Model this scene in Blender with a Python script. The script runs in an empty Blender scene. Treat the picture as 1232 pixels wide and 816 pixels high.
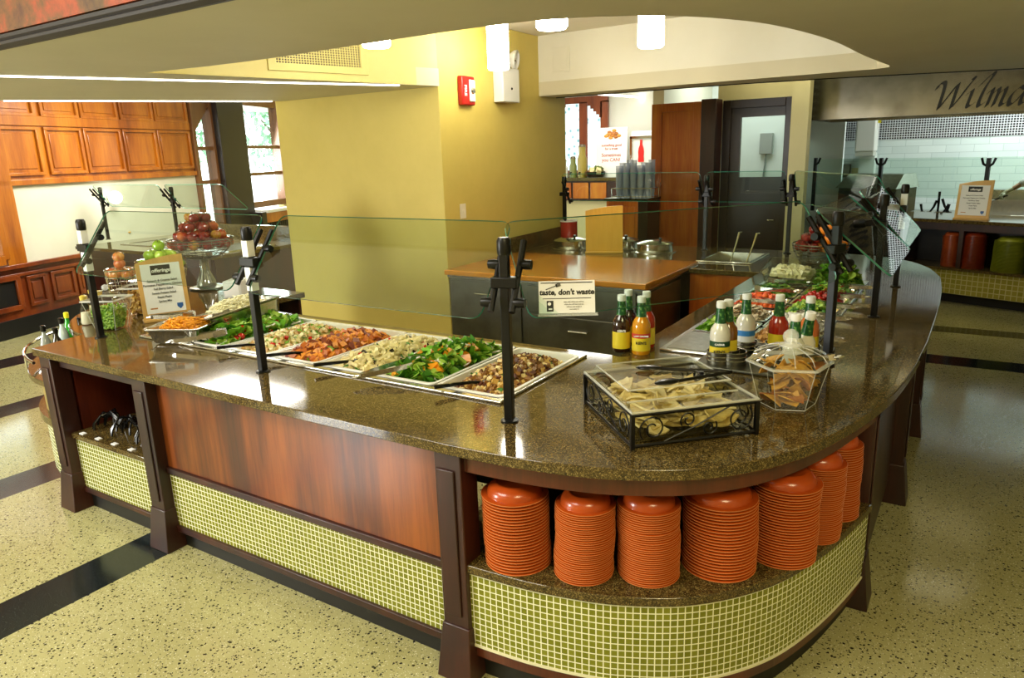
import bpy, bmesh, math, random
from mathutils import Vector, Matrix, Euler
PI = math.pi
R = random.Random(7)
S = bpy.context.scene
COL = S.collection
V = Vector

# ------------------------------------------------------------------ camera
F_PX, PITCH, ROLL, YAW, EYE = 870.6, 0.25275, 0.03326, 0.57334, 1.9
FZ = -.075                                               # floor level
_cy, _sy, _cp, _sp = math.cos(YAW), math.sin(YAW), math.cos(PITCH), math.sin(PITCH)
_fw = V((-_sy*_cp, _cy*_cp, -_sp)); _r0 = V((_cy, _sy, 0)); _d0 = _fw.cross(_r0)
_cr, _sr = math.cos(ROLL), math.sin(ROLL)
_rt = _r0*_cr + _d0*_sr; _dn = _d0*_cr - _r0*_sr
cam = bpy.data.cameras.new('camera'); cam.sensor_width = 36; cam.lens = F_PX/1232*36; cam.clip_end = 200
camo = bpy.data.objects.new('camera', cam); COL.objects.link(camo); S.camera = camo
camo.matrix_world = Matrix(((_rt.x, -_dn.x, -_fw.x, 0), (_rt.y, -_dn.y, -_fw.y, 0), (_rt.z, -_dn.z, -_fw.z, EYE), (0, 0, 0, 1)))

def ray(x, y): return _rt*((x-616)/F_PX) + _dn*((y-408)/F_PX) + _fw
def atz(x, y, z):
    d = ray(x, y); return V((0, 0, EYE)) + d*((z-EYE)/d.z)
def aty(x, y, Y):
    d = ray(x, y); return V((0, 0, EYE)) + d*(Y/d.y)
def atp(x, y, p, n):
    d = ray(x, y); o = V((0, 0, EYE)); return o + d*((V(p)-o).dot(V(n))/d.dot(V(n)))

# ------------------------------------------------------------------ mesh builder
class MB:
    def __init__(s): s.v = []; s.f = []; s.m = []; s.uv = []
    def add(s, vs, fs, m=0, M=None, uvs=None):
        b = len(s.v)
        for p in vs:
            p = V(p); s.v.append(M @ p if M else p)
        for i, f in enumerate(fs):
            s.f.append([b+k for k in f]); s.m.append(m); s.uv.append(uvs[i] if uvs else None)
        return s
    def box(s, c, d, m=0, M=None):
        x, y, z = d[0]/2, d[1]/2, d[2]/2
        vs = [(c[0]+a*x, c[1]+b*y, c[2]+e*z) for a in (-1, 1) for b in (-1, 1) for e in (-1, 1)]
        return s.add(vs, [(0, 1, 3, 2), (4, 6, 7, 5), (0, 4, 5, 1), (2, 3, 7, 6), (0, 2, 6, 4), (1, 5, 7, 3)], m, M)
    def bx(s, x0, x1, y0, y1, z0, z1, m=0, M=None):
        return s.box(((x0+x1)/2, (y0+y1)/2, (z0+z1)/2), (abs(x1-x0), abs(y1-y0), abs(z1-z0)), m, M)
    def lathe(s, prof, n=24, c=(0, 0, 0), m=0, M=None, sx=1, sy=1):
        vs = []; fs = []
        for r, z in prof:
            for i in range(n):
                a = 2*PI*i/n; vs.append((c[0]+r*sx*math.cos(a), c[1]+r*sy*math.sin(a), c[2]+z))
        for j in range(len(prof)-1):
            for i in range(n):
                k = (i+1) % n; fs.append((j*n+i, j*n+k, (j+1)*n+k, (j+1)*n+i))
        if prof[0][0] > 1e-6: fs.append(tuple(range(n))[::-1])
        if prof[-1][0] > 1e-6: fs.append(tuple(range((len(prof)-1)*n, len(prof)*n)))
        return s.add(vs, fs, m, M)
    def openlathe(s, prof, n=24, c=(0, 0, 0), m=0, M=None):
        vs = []; fs = []
        for r, z in prof:
            for i in range(n):
                a = 2*PI*i/n; vs.append((c[0]+r*math.cos(a), c[1]+r*math.sin(a), c[2]+z))
        for j in range(len(prof)-1):
            for i in range(n):
                k = (i+1) % n; fs.append((j*n+i, j*n+k, (j+1)*n+k, (j+1)*n+i))
        return s.add(vs, fs, m, M)
    def tube(s, pts, r, n=8, m=0, M=None, closed=False):
        pts = [V(p) for p in pts]; N = len(pts); vs = []; fs = []; up = None
        for i, p in enumerate(pts):
            if closed: t = pts[(i+1) % N]-pts[i-1]
            else: t = pts[min(i+1, N-1)]-pts[max(i-1, 0)]
            t.normalize()
            if up is None: up = V((0, 0, 1)) if abs(t.z) < .9 else V((1, 0, 0))
            a = t.cross(up)
            if a.length < 1e-5: a = t.cross(V((.3, .9, .1)))
            a.normalize(); b = a.cross(t); up = b
            rr = r[i] if isinstance(r, (list, tuple)) else r
            for k in range(n):
                q = 2*PI*k/n; vs.append(p + a*math.cos(q)*rr + b*math.sin(q)*rr)
        for i in range(N if closed else N-1):
            j = (i+1) % N
            for k in range(n):
                l = (k+1) % n; fs.append((i*n+k, i*n+l, j*n+l, j*n+k))
        if not closed: fs += [tuple(range(n))[::-1], tuple(range((N-1)*n, N*n))]
        return s.add(vs, fs, m, M)
    def prism(s, poly, z0, z1, holes=(), m=0, M=None):
        loops = [list(poly)] + [list(h) for h in holes]
        flat = [p for l in loops for p in l]; n = len(flat)
        bm = bmesh.new(); es = []; o = 0
        bv = [bm.verts.new((p[0], p[1], 0)) for p in flat]; bm.verts.index_update()
        for l in loops:
            k = len(l)
            for i in range(k): es.append(bm.edges.new((bv[o+i], bv[o+(i+1) % k])))
            o += k
        bmesh.ops.triangle_fill(bm, use_beauty=True, use_dissolve=False, edges=es)
        tris = [[v.index for v in f.verts] for f in bm.faces]; bm.free()
        vs = [(p[0], p[1], z0) for p in flat] + [(p[0], p[1], z1) for p in flat]; fs = []
        for t in tris:
            a, b, c = t
            ar = (flat[b][0]-flat[a][0])*(flat[c][1]-flat[a][1])-(flat[c][0]-flat[a][0])*(flat[b][1]-flat[a][1])
            if ar < 0: a, c = c, a
            fs += [(a+n, b+n, c+n), (c, b, a)]
        o = 0
        for li, l in enumerate(loops):
            k = len(l); A = sum(l[i][0]*l[(i+1) % k][1]-l[(i+1) % k][0]*l[i][1] for i in range(k))
            ccw = (A > 0) == (li == 0)
            for i in range(k):
                j = (i+1) % k
                q = (o+i, o+j, o+j+n, o+i+n); fs.append(q if ccw else q[::-1])
            o += k
        return s.add(vs, fs, m, M)
    def wall(s, path, z0, z1, m=0, th=0.0):
        """upright strip along a plan path, with uv in metres"""
        d = 0; P = [V((p[0], p[1])) for p in path]
        for i in range(len(P)-1):
            L = (P[i+1]-P[i]).length
            s.add([(*P[i], z0), (*P[i+1], z0), (*P[i+1], z1), (*P[i], z1)], [(0, 1, 2, 3)], m,
                  uvs=[((d, z0), (d+L, z0), (d+L, z1), (d, z1))])
            d += L
        if th:
            Q = [V((p[0], p[1])) for p in offset(path, th)]
            for i in range(len(P)-1):
                s.add([(*Q[i], z0), (*Q[i+1], z0), (*Q[i+1], z1), (*Q[i], z1)], [(3, 2, 1, 0)], m)
                s.add([(*P[i], z1), (*P[i+1], z1), (*Q[i+1], z1), (*Q[i], z1)], [(0, 1, 2, 3)], m)
                s.add([(*P[i], z0), (*P[i+1], z0), (*Q[i+1], z0), (*Q[i], z0)], [(3, 2, 1, 0)], m)
            for i in (0, -1):
                s.add([(*P[i], z0), (*Q[i], z0), (*Q[i], z1), (*P[i], z1)], [(0, 1, 2, 3)], m)
        return s
    def ball(s, c, r, m=0, seg=12, ring=8, sc=(1, 1, 1), M=None, dimple=0):
        prof = []
        vs = []; fs = []
        for j in range(ring+1):
            t = PI*j/ring
            for i in range(seg):
                a = 2*PI*i/seg; rr = math.sin(t); zz = math.cos(t)
                if dimple: zz -= dimple*math.exp(-(rr/.33)**2)*(1 if zz > 0 else -.6)
                vs.append((c[0]+r*sc[0]*rr*math.cos(a), c[1]+r*sc[1]*rr*math.sin(a), c[2]+r*sc[2]*zz))
        for j in range(ring):
            for i in range(seg):
                k = (i+1) % seg; fs.append((j*seg+i, (j+1)*seg+i, (j+1)*seg+k, j*seg+k))
        return s.add(vs, fs, m, M)

def offset(path, d):
    """shift an open plan path to its left by d"""
    P = [V((p[0], p[1])) for p in path]; out = []
    for i in range(len(P)):
        t = (P[min(i+1, len(P)-1)]-P[max(i-1, 0)]).normalized(); out.append((P[i].x-t.y*d, P[i].y+t.x*d))
    return out

def smooth_path(pts, n=4):
    out = []
    for i in range(len(pts)-1):
        p0, p1, p2, p3 = [V(pts[max(0, min(len(pts)-1, i+k))]) for k in (-1, 0, 1, 2)]
        for j in range(n):
            t = j/n
            out.append(tuple(.5*((2*p1)+(p2-p0)*t+(2*p0-5*p1+4*p2-p3)*t*t+(3*p1-p0-3*p2+p3)*t**3)))
    out.append(tuple(pts[-1])); return out

def link_mesh(name, mb, mats, smooth=35):
    me = bpy.data.meshes.new(name)
    me.from_pydata([tuple(p) for p in mb.v], [], mb.f)
    for m in (mats if isinstance(mats, (list, tuple)) else [mats]): me.materials.append(m)
    me.polygons.foreach_set('material_index', mb.m)
    if any(u for u in mb.uv):
        uv = me.uv_layers.new(name='UVMap')
        for p in me.polygons:
            u = mb.uv[p.index]
            if u:
                for k, li in enumerate(p.loop_indices): uv.data[li].uv = u[k]
    me.update()
    if smooth:
        me.shade_smooth(); me.set_sharp_from_angle(angle=math.radians(smooth))
    return me

def basemat(o): return Matrix.Translation(o.location) @ Matrix.Rotation(o.rotation_euler.z, 4, 'Z')

def part(name, mb, mats, parent, world=False, smooth=35, bevel=0, label=None, kind=None):
    """one mesh under a thing (or under a part of it)"""
    if world:
        root = parent
        while root.parent: root = root.parent
        inv = basemat(root).inverted()
        if parent is not root: inv = parent.matrix_basis.inverted() @ inv
        for i, p in enumerate(mb.v): mb.v[i] = inv @ p
    o = bpy.data.objects.new(name, link_mesh(name, mb, mats, smooth)); COL.objects.link(o); o.parent = parent
    if bevel:
        b = o.modifiers.new('bevel', 'BEVEL'); b.width = bevel; b.segments = 2; b.limit_method = 'ANGLE'; b.angle_limit = math.radians(40)
    if label: o['label'] = label
    if kind: o['kind'] = kind
    return o

def props(o, label=None, cat=None, group=None, kind=None):
    if label: o['label'] = label
    if cat: o['category'] = cat
    if group: o['group'] = group
    if kind: o['kind'] = kind
    return o

def thing(name, label, cat, loc=(0, 0, 0), rz=0, group=None):
    o = bpy.data.objects.new(name, None); COL.objects.link(o); o.empty_display_size = .05
    o.location = loc; o.rotation_euler = (0, 0, rz)
    return props(o, label, cat, group)

def solo(name, mb, mats, label=None, cat=None, group=None, kind=None, smooth=35, bevel=0):
    """a thing that is one mesh; its origin is put at the middle of its base"""
    xs = [p.x for p in mb.v]; ys = [p.y for p in mb.v]; zs = [p.z for p in mb.v]
    c = V(((min(xs)+max(xs))/2, (min(ys)+max(ys))/2, min(zs)))
    mb.v = [p-c for p in mb.v]
    o = bpy.data.objects.new(name, link_mesh(name, mb, mats, smooth)); COL.objects.link(o); o.location = c
    if bevel:
        b = o.modifiers.new('bevel', 'BEVEL'); b.width = bevel; b.segments = 2; b.limit_method = 'ANGLE'; b.angle_limit = math.radians(40)
    return props(o, label, cat, group, kind)

def struct(name, mb, mats, smooth=35, bevel=0): return solo(name, mb, mats, kind='structure', smooth=smooth, bevel=bevel)

def copy_tree(o, parent=None):
    c = o.copy(); COL.objects.link(c)
    if parent: c.parent = parent
    for ch in list(o.children): copy_tree(ch, c)
    return c

def put(o, loc, rz=0, label=None, group=None):
    o.location = loc; o.rotation_euler = (o.rotation_euler.x, o.rotation_euler.y, rz)
    return props(o, label, None, group)

def text(name, body, size, mat, parent, M, shear=0, align='CENTER', extrude=.0006, bold=0, label=None):
    c = bpy.data.curves.new(name, 'FONT'); c.body = body; c.size = size; c.align_x = align; c.align_y = 'CENTER'
    c.extrude = extrude; c.shear = shear; c.offset = bold; c.resolution_u = 3
    c.materials.append(mat)
    tmp = bpy.data.objects.new(name, c); COL.objects.link(tmp)
    me = bpy.data.meshes.new_from_object(tmp.evaluated_get(bpy.context.evaluated_depsgraph_get()))
    bpy.data.objects.remove(tmp)
    o = bpy.data.objects.new(name, me); COL.objects.link(o); o.parent = parent; o.matrix_basis = M
    if label: o['label'] = label
    return o

# ------------------------------------------------------------------ materials
def lin(c):
    if isinstance(c, str): c = [int(c[i:i+2], 16)/255 for i in (0, 2, 4)]
    return tuple((x/12.92 if x <= .04045 else ((x+.055)/1.055)**2.4) for x in c[:3])+(1,)

def pm(name, col, rough=.5, metal=0, spec=.5, coat=0, emit=None, estr=0, trans=0, sss=0):
    m = bpy.data.materials.new(name); m.use_nodes = True; b = m.node_tree.nodes['Principled BSDF']
    b.inputs['Base Color'].default_value = lin(col); b.inputs['Roughness'].default_value = rough
    b.inputs['Metallic'].default_value = metal; b.inputs['Specular IOR Level'].default_value = spec
    b.inputs['Coat Weight'].default_value = coat; b.inputs['Coat Roughness'].default_value = .08
    b.inputs['Transmission Weight'].default_value = trans
    if emit: b.inputs['Emission Color'].default_value = lin(emit); b.inputs['Emission Strength'].default_value = estr
    return m

class NT:
    def __init__(s, m): s.m = m; s.t = m.node_tree; s.n = s.t.nodes; s.l = s.t.links; s.b = s.n['Principled BSDF']
    def new(s, t, **k):
        n = s.n.new(t)
        for a, v in k.items():
            if hasattr(n, a): setattr(n, a, v)
            else: n.inputs[a].default_value = v
        return n
    def to(s, a, b): s.l.new(a, b)
    def coord(s, scale=(1, 1, 1), rot=(0, 0, 0), out='Object', loc=(0, 0, 0)):
        t = s.new('ShaderNodeTexCoord'); mp = s.new('ShaderNodeMapping')
        mp.inputs['Scale'].default_value = scale; mp.inputs['Rotation'].default_value = rot; mp.inputs['Location'].default_value = loc
        s.to(t.outputs[out], mp.inputs['Vector']); return mp.outputs['Vector']
    def noise(s, vec, scale, detail=4, rough=.6):
        n = s.new('ShaderNodeTexNoise'); n.inputs['Scale'].default_value = scale; n.inputs['Detail'].default_value = detail
        n.inputs['Roughness'].default_value = rough; s.to(vec, n.inputs['Vector']); return n.outputs['Fac']
    def ramp(s, fac, stops, interp='LINEAR'):
        r = s.new('ShaderNodeValToRGB'); r.color_ramp.interpolation = interp
        while len(r.color_ramp.elements) < len(stops): r.color_ramp.elements.new(.5)
        for e, (p, c) in zip(r.color_ramp.elements, stops): e.position = p; e.color = lin(c)
        s.to(fac, r.inputs['Fac']); return r.outputs['Color']
    def mix(s, fac, a, b, mode='MIX'):
        n = s.new('ShaderNodeMix', data_type='RGBA', blend_type=mode)
        for sock, v in ((n.inputs[0], fac), (n.inputs[6], a), (n.inputs[7], b)):
            if hasattr(v, 'node'): s.to(v, sock)
            elif isinstance(v, (int, float)): sock.default_value = v
            else: sock.default_value = lin(v)
        return n.outputs[2]
    def math(s, op, a, b=0):
        n = s.new('ShaderNodeMath', operation=op)
        for sock, v in ((n.inputs[0], a), (n.inputs[1], b)):
            if hasattr(v, 'node'): s.to(v, sock)
            else: sock.default_value = v
        return n.outputs[0]
    def bump(s, fac, strength=.2, dist=.01):
        b = s.new('ShaderNodeBump'); b.inputs['Strength'].default_value = strength; b.inputs['Distance'].default_value = dist
        s.to(fac, b.inputs['Height']); s.to(b.outputs['Normal'], s.b.inputs['Normal'])

def wood(name, c1, c2, c3, axis='z', scale=1, rough=.35, coat=.3, figure=1.0):
    m = pm(name, c2, rough, coat=coat); t = NT(m)
    st = {'x': (.06, 1, 1), 'y': (1, .06, 1), 'z': (1, 1, .06)}[axis]
    v = t.coord(tuple(k*scale for k in st))
    big = t.noise(t.coord(tuple(k*scale*.35 for k in {'x': (.15, 1, 1), 'y': (1, .15, 1), 'z': (1, 1, .15)}[axis])), 9, 3)
    fine = t.noise(v, 60, 6, .7)
    fac = t.math('ADD', t.math('MULTIPLY', big, .8*figure), t.math('MULTIPLY', fine, .85-.6*figure*.8))
    t.to(t.ramp(fac, [(.36, c1), (.56, c2), (.76, c3)]), t.b.inputs['Base Color'])
    return m

def noisy(name, ca, cb, scale=8, rough=.5, metal=0, coat=0, bump=0, spec=.5, lo=.35, hi=.65):
    m = pm(name, ca, rough, metal, spec, coat); t = NT(m)
    n = t.noise(t.coord(), scale, 4)
    t.to(t.ramp(n, [(lo, ca), (hi, cb)]), t.b.inputs['Base Color'])
    if bump: t.bump(n, bump)
    return m

def granite():
    m = pm('brown granite', '4a3a20', .07, spec=.6); t = NT(m); v = t.coord()
    vo = t.new('ShaderNodeTexVoronoi'); vo.inputs['Scale'].default_value = 300; t.to(v, vo.inputs['Vector'])
    sep = t.new('ShaderNodeSeparateColor'); t.to(vo.outputs['Color'], sep.inputs['Color'])
    c1 = t.ramp(sep.outputs[0], [(0, '18120a'), (.38, '372a14'), (.64, '5a4822'), (.85, '7e6a38'), (1, 'a8935a')])
    n = t.noise(v, 30, 5, .7)
    c2 = t.ramp(n, [(.36, '20180a'), (.66, '604e28')])
    t.to(t.mix(.45, c1, c2), t.b.inputs['Base Color'])
    return m

def terrazzo():
    m = pm('speckled terrazzo', 'b4ad7c', .13, spec=.5); t = NT(m); v = t.coord()
    n = t.noise(v, 1.2, 3)
    base = t.ramp(n, [(.3, '9f9a68'), (.7, 'aea978')])
    def chips(sc, thr, soft, col, under, off):
        vo = t.new('ShaderNodeTexVoronoi'); vo.inputs['Scale'].default_value = sc
        vv = t.new('ShaderNodeVectorMath', operation='ADD'); vv.inputs[1].default_value = off
        nz = t.new('ShaderNodeTexNoise'); nz.inputs['Scale'].default_value = 90; t.to(v, nz.inputs['Vector'])
        mx = t.mix(.012, v, nz.outputs['Color'], 'ADD')
        t.to(mx, vv.inputs[0]); t.to(vv.outputs[0], vo.inputs['Vector'])
        sep = t.new('ShaderNodeSeparateColor'); t.to(vo.outputs['Color'], sep.inputs['Color'])
        small = t.math('LESS_THAN', vo.outputs['Distance'], t.math('MULTIPLY', sep.outputs[1], .42))
        pick = t.math('LESS_THAN', sep.outputs[0], thr)
        return t.mix(t.math('MULTIPLY', small, pick), under, col)
    c = chips(105, .62, .1, '4e4a34', base, (0, 0, 0))
    c = chips(150, .5, .1, 'd8d2b4', c, (3.1, 1.7, 0))
    c = chips(68, .62, .1, '29261a', c, (5.3, 2.2, 0))
    # inlaid dark bands (coordinates are metres on the floor)
    sep = t.new('ShaderNodeSeparateXYZ'); g = t.new('ShaderNodeNewGeometry'); t.to(g.outputs['Position'], sep.inputs[0])
    X, Y = sep.outputs[0], sep.outputs[1]
    def band(axis, c0, w, lo=None, hi=None, other=None):
        q = t.math('LESS_THAN', t.math('ABSOLUTE', t.math('SUBTRACT', axis, c0)), w/2)
        if lo is not None: q = t.math('MULTIPLY', q, t.math('GREATER_THAN', other, lo))
        if hi is not None: q = t.math('MULTIPLY', q, t.math('LESS_THAN', other, hi))
        return q
    tot = band(X, -3.53, .30, None, 3.5, Y)
    for q in (band(X, -5.07, .33, None, 3.5, Y), band(X, -6.75, .33, None, 4, Y), band(X, -8.46, .41),
              band(Y, 8.76, .28, -1, None, X), band(Y, 7.48, .32, -1, None, X)):
        tot = t.math('MAXIMUM', tot, q)
    dn = t.noise(v, 160, 3, .7)
    dark = t.ramp(dn, [(.45, '12181a'), (.62, '20282a'), (.76, '7e8478')])
    t.to(t.mix(tot, c, dark), t.b.inputs['Base Color'])
    return m

def mosaic(name, tile_a, tile_b, grout, pitch=.0254, rough=.15, uv=True, gap=.085):
    m = pm(name, tile_a, rough); t = NT(m)
    b = t.new('ShaderNodeTexBrick', offset=0.0, squash=1.0)
    v = t.coord((1, 1, 1), out='UV' if uv else 'Object')
    t.to(v, b.inputs['Vector']); b.inputs['Scale'].default_value = 1/pitch
    b.inputs['Brick Width'].default_value = 1; b.inputs['Row Height'].default_value = 1
    b.inputs['Mortar Size'].default_value = gap; b.inputs['Mortar Smooth'].default_value = .1; b.inputs['Bias'].default_value = 0
    b.inputs['Color1'].default_value = lin(tile_a); b.inputs['Color2'].default_value = lin(tile_b); b.inputs['Mortar'].default_value = lin(grout)
    t.to(b.outputs['Color'], t.b.inputs['Base Color'])
    r = t.math('MULTIPLY', b.outputs['Fac'], .6); t.to(t.math('ADD', r, rough), t.b.inputs['Roughness'])
    t.bump(t.math('SUBTRACT', 1, b.outputs['Fac']), .3, .002)
    return m

def clear(name, tint='eef6f0', ior=1.5, gl=1.0, rough=.0):
    m = bpy.data.materials.new(name); m.use_nodes = True; n = m.node_tree.nodes; l = m.node_tree.links
    n.remove(n['Principled BSDF']); out = n['Material Output']
    tr = n.new('ShaderNodeBsdfTransparent'); tr.inputs[0].default_value = lin(tint)
    g = n.new('ShaderNodeBsdfGlossy'); g.inputs['Roughness'].default_value = rough
    fr = n.new('ShaderNodeFresnel'); fr.inputs['IOR'].default_value = ior
    mu = n.new('ShaderNodeMath'); mu.operation = 'MULTIPLY'; mu.inputs[1].default_value = gl
    ge = n.new('ShaderNodeNewGeometry'); fb = n.new('ShaderNodeMath'); fb.operation = 'SUBTRACT'; fb.inputs[0].default_value = 1; l.new(ge.outputs['Backfacing'], fb.inputs[1])
    ff = n.new('ShaderNodeMath'); ff.operation = 'MULTIPLY'; l.new(fr.outputs[0], ff.inputs[0]); l.new(fb.outputs[0], ff.inputs[1]); l.new(ff.outputs[0], mu.inputs[0])
    mx = n.new('ShaderNodeMixShader'); l.new(mu.outputs[0], mx.inputs[0]); l.new(tr.outputs[0], mx.inputs[1]); l.new(g.outputs[0], mx.inputs[2])
    l.new(mx.outputs[0], out.inputs['Surface'])
    return m

def glow(name, col, st):
    m = pm(name, col, .4, emit=col, estr=st); return m

GRAN = granite(); TERR = terrazzo()
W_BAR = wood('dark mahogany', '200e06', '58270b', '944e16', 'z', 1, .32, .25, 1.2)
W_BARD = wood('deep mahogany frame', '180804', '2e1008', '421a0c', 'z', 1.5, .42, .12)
W_CURVE = wood('red mahogany band', '2c0e06', '4a190b', '602814', 'z', 1.4, .3, .4)
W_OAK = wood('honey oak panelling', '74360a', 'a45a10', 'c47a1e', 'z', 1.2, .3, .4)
W_OAKD = wood('dark oak wainscot', '4e1c08', '73300e', '8d4416', 'z', 1.2, .32, .4)  # oak in a darker, redder tone than the panelling
W_BLOCK = wood('butcher block', '9a5216', 'c0741f', 'd28c30', 'x', 1.3, .2, .5)
W_BOARD = wood('pale birch board', 'b98a45', 'd0a35a', 'dcb46c', 'z', 1.4, .45, .1)
W_BOARDY = wood('golden bamboo board', 'b98a2c', 'c99b38', 'd4aa48', 'z', 1.2, .4, .1)
W_RED = wood('cherry door panel', '7a2c0a', 'ac5614', 'c87c26', 'z', 1.0, .35, .3)
W_BLACKBR = pm('dark brown paint', '211510', .35)
TILE = mosaic('olive mosaic tile', '6d7016', '7e8024', 'e2e2c0')
TILE_D = mosaic('olive mosaic far counter', '8b8434', '9b9242', 'b9b070', pitch=.06)
TILE_K = mosaic('black and white kitchen mosaic', '14151a', '23242a', 'c4c8cc', pitch=.034, gap=.15)
TILE_W = mosaic('white subway tile', 'd2dedc', 'c6d4d2', 'a8b8b6', pitch=.1, gap=.035)
for _n in TILE_W.node_tree.nodes:
    if _n.type == 'TEX_BRICK': _n.offset = .5; _n.inputs['Brick Width'].default_value = 3.5
YEL = noisy('mustard yellow paint', 'c6b256', 'ccb85c', 3, .55)
YEL_L = noisy('pale yellow paint', 'd6c878', 'dacc80', 3, .55)
WHITE = noisy('cream white paint', 'd8d6c2', 'dcdac8', 2, .6)
WALLW = noisy('white wall paint', 'cfcdb8', 'd6d4c0', 2, .6)
CEIL = noisy('taupe ceiling paint', 'c6c0a2', 'cbc5a8', 1.5, .7)
CEIL_W = pm('white recess ceiling', 'e4e0cc', .7)
STEEL = noisy('brushed stainless steel', 'a8a69c', 'c2c0b6', 30, .25, 1)
STEEL_B = noisy('bright steel', 'd2d0c8', 'e2e0da', 14, .16, 1)
STEEL_D = noisy('dull dark steel', '6c6a5c', '7c7a6c', 6, .38, 1)
CHROME = pm('chrome', 'dcdcdc', .06, 1)
PANW = pm('white enamel pan', 'dedcd2', .25)
BLACK = pm('satin black metal', '0d0d0c', .35, .3)
BLACKP = pm('black plastic', '0b0b0c', .22)
FLATBLK = pm('black kick board', '0a0908', .5)  # plain black for kick boards, baseboard, linings and openings
GLASS = clear('clear sneeze guard glass', 'f0f7f2', 1.5, 1.0)
GLASSEDGE = pm('green glass edge', '2f7d68', .1, spec=.8)
GLASSEDGE2 = pm('grey polished glass edge', '6d7a70', .12, spec=.8)
ACRYL = clear('clear acrylic', 'f2f2ea', 1.49, 1.3, .02)
WINGL = clear('window glass', 'f4f8f8', 1.45, .6)
PAPER = pm('white paper', 'e9e9e6', .6)
INK = pm('black ink', '121212', .6)
INKG = pm('grey ink', '5a5a5c', .6)
RED = pm('red paint', 'b01c12', .35)
LAMPG = glow('lit lamp glass', 'fff8e8', 22)
COVEG = glow('cove light diffuser', 'fffaf0', 3.5)
# ================================================================== SETTING
ZS = 2.45                                                # underside of the dropped ceiling
mb = MB().bx(-16, 6.2, -4.4, 16, FZ-.1, FZ); struct('floor', mb, TERR)

# --- pier
mb = MB().prism([(-5.87, 5.0), (-3.87, 5.0), (-3.95, 7.35), (-5.87, 7.35)], FZ, 3.02); struct('pillar_yellow', mb, YEL, bevel=.006)
# --- dropped ceiling slab with the curved opening over the salad bar
hole = [(-4.42, 2.78), (-3.9, 2.86), (-3.4, 2.89), (-2.8, 2.87), (-2.18, 2.86)] + smooth_path([(-1.9, 2.87), (-1.63, 2.92), (-1.28, 3.13), (-1.05, 3.45), (-.90, 3.87), (-.79, 4.62), (-.75, 5.6), (-.69, 6.45)], 4) + \
       [(-.7, 6.6), (-.8, 6.68), (-1.2, 6.7), (-3.93, 6.75), (-3.93, 6.9), (-3.87, 5.0)]
hole = [p for p in hole if p != (-3.93, 6.9)]
back = smooth_path([(6, 9.6), (3, 8.7), (1.5, 8.2), (.19, 7.75), (-.6, 7.45), (-1.21, 7.25), (-1.91, 7.1), (-2.61, 7.05), (-3.9, 7.05)], 3)
slab = [(-6.7, 1.8), (6, 1.8)] + back + [(-3.87, 5.0), (-5.75, 5.0), (-6.3, 4.1)]
# the opening touches the pier, so it is cut as a notch in the outline
i = len(back)
slab_poly = [(-6.7, 1.8), (6, 1.8)] + back + [(-3.93, 6.75)] + list(reversed(hole[:-3])) 
# opening edge back to the pier's corner, then the lower soffit on the left
slab_poly = [(-6.9, 1.802), (6, 1.802)] + back + [(-3.93, 6.75)] + list(reversed(hole[:-2]))+ [(-3.85, 4.99), (-5.78, 4.99), (-6.36, 3.95), (-6.92, 2.95)]
mb = MB().prism(slab_poly, ZS-.006, ZS+.13); struct('ceiling_dropped', mb, CEIL)
# thin dark trim along its far edge
tb = MB(); tb.tube([(p[0], p[1]+.012, ZS+.0) for p in back], .016, 6); struct('trim_1', tb, BLACK)
# recess: ceiling above, cream bulkhead at the back, yellow side
mb = MB().bx(-7.2, 6.1, 1.84, 8.8, 3.02, 3.1); struct('ceiling_recess', mb, CEIL_W)
mb = MB().prism([(-3.93, 6.75), (-1.2, 6.705), (-.8, 6.685), (-.72, 6.62), (-.66, 6.62), (-.7, 6.8), (-3.93, 6.85)], ZS+.005, 3.02); struct('wall_bulkhead', mb, WHITE, smooth=60)
dg0, dg1 = V((-4.42, 2.78, 0)), V((-3.865, 4.985, 0)); dgn = V((dg1.y-dg0.y, -(dg1.x-dg0.x), 0)).normalized()
e0, e1 = dg0+dgn*.012, dg1+dgn*.012
mb = MB().prism([(-4.9, 1.86), (-4.62, 1.86), (dg0.x, dg0.y), (dg1.x, dg1.y), (-4.2, 4.985)], ZS+.131, 3.02).prism([(dg0.x, dg0.y), (e0.x, e0.y), (e1.x, e1.y), (dg1.x, dg1.y)], ZS-.004, 3.02); struct('wall_recess_side', mb, YEL_L)
# atrium fascia: dark moulding and painted mural above it
mtop = 2.507
mb = MB()
prof = [(.0, ZS-.008), (-.015, ZS-.008), (-.03, ZS+.008), (-.03, ZS+.02), (-.018, ZS+.026), (-.026, ZS+.036), (-.026, mtop-.006), (-.012, mtop), (0, mtop)]
n = len(prof)
mb.add([(x, 1.8+a, z) for x in (-7.2, 6) for a, z in prof], [(i, i+n, i+1+n, i+1) for i in range(n-1)]+[tuple(range(n)), tuple(range(n, 2*n))[::-1]])
struct('trim_2', mb, pm('black brown moulding', '1c130c', .5), smooth=30)
mural = pm('mottled mural', '9a4a14', .5); t = NT(mural)
n1 = t.noise(t.coord((1, 1, .8)), 5, 6, .7); n2 = t.noise(t.coord(), 2.2, 3)
t.to(t.mix(t.math('MULTIPLY', n2, .8), t.ramp(n1, [(.3, '161a06'), (.45, '46440e'), (.55, '8a3a0c'), (.7, 'b85212')]), t.ramp(n1, [(.35, '6a2406'), (.6, '9c3e10'), (.75, '2c2c0a')])), t.b.inputs['Base Color'])
mb = MB().bx(-7.2, 6, 1.77, 1.80, mtop, 3.9); solo('mural_panel', mb, mural, 'mottled orange and green painted mural panel above the dark moulding at the top', 'mural')
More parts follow.
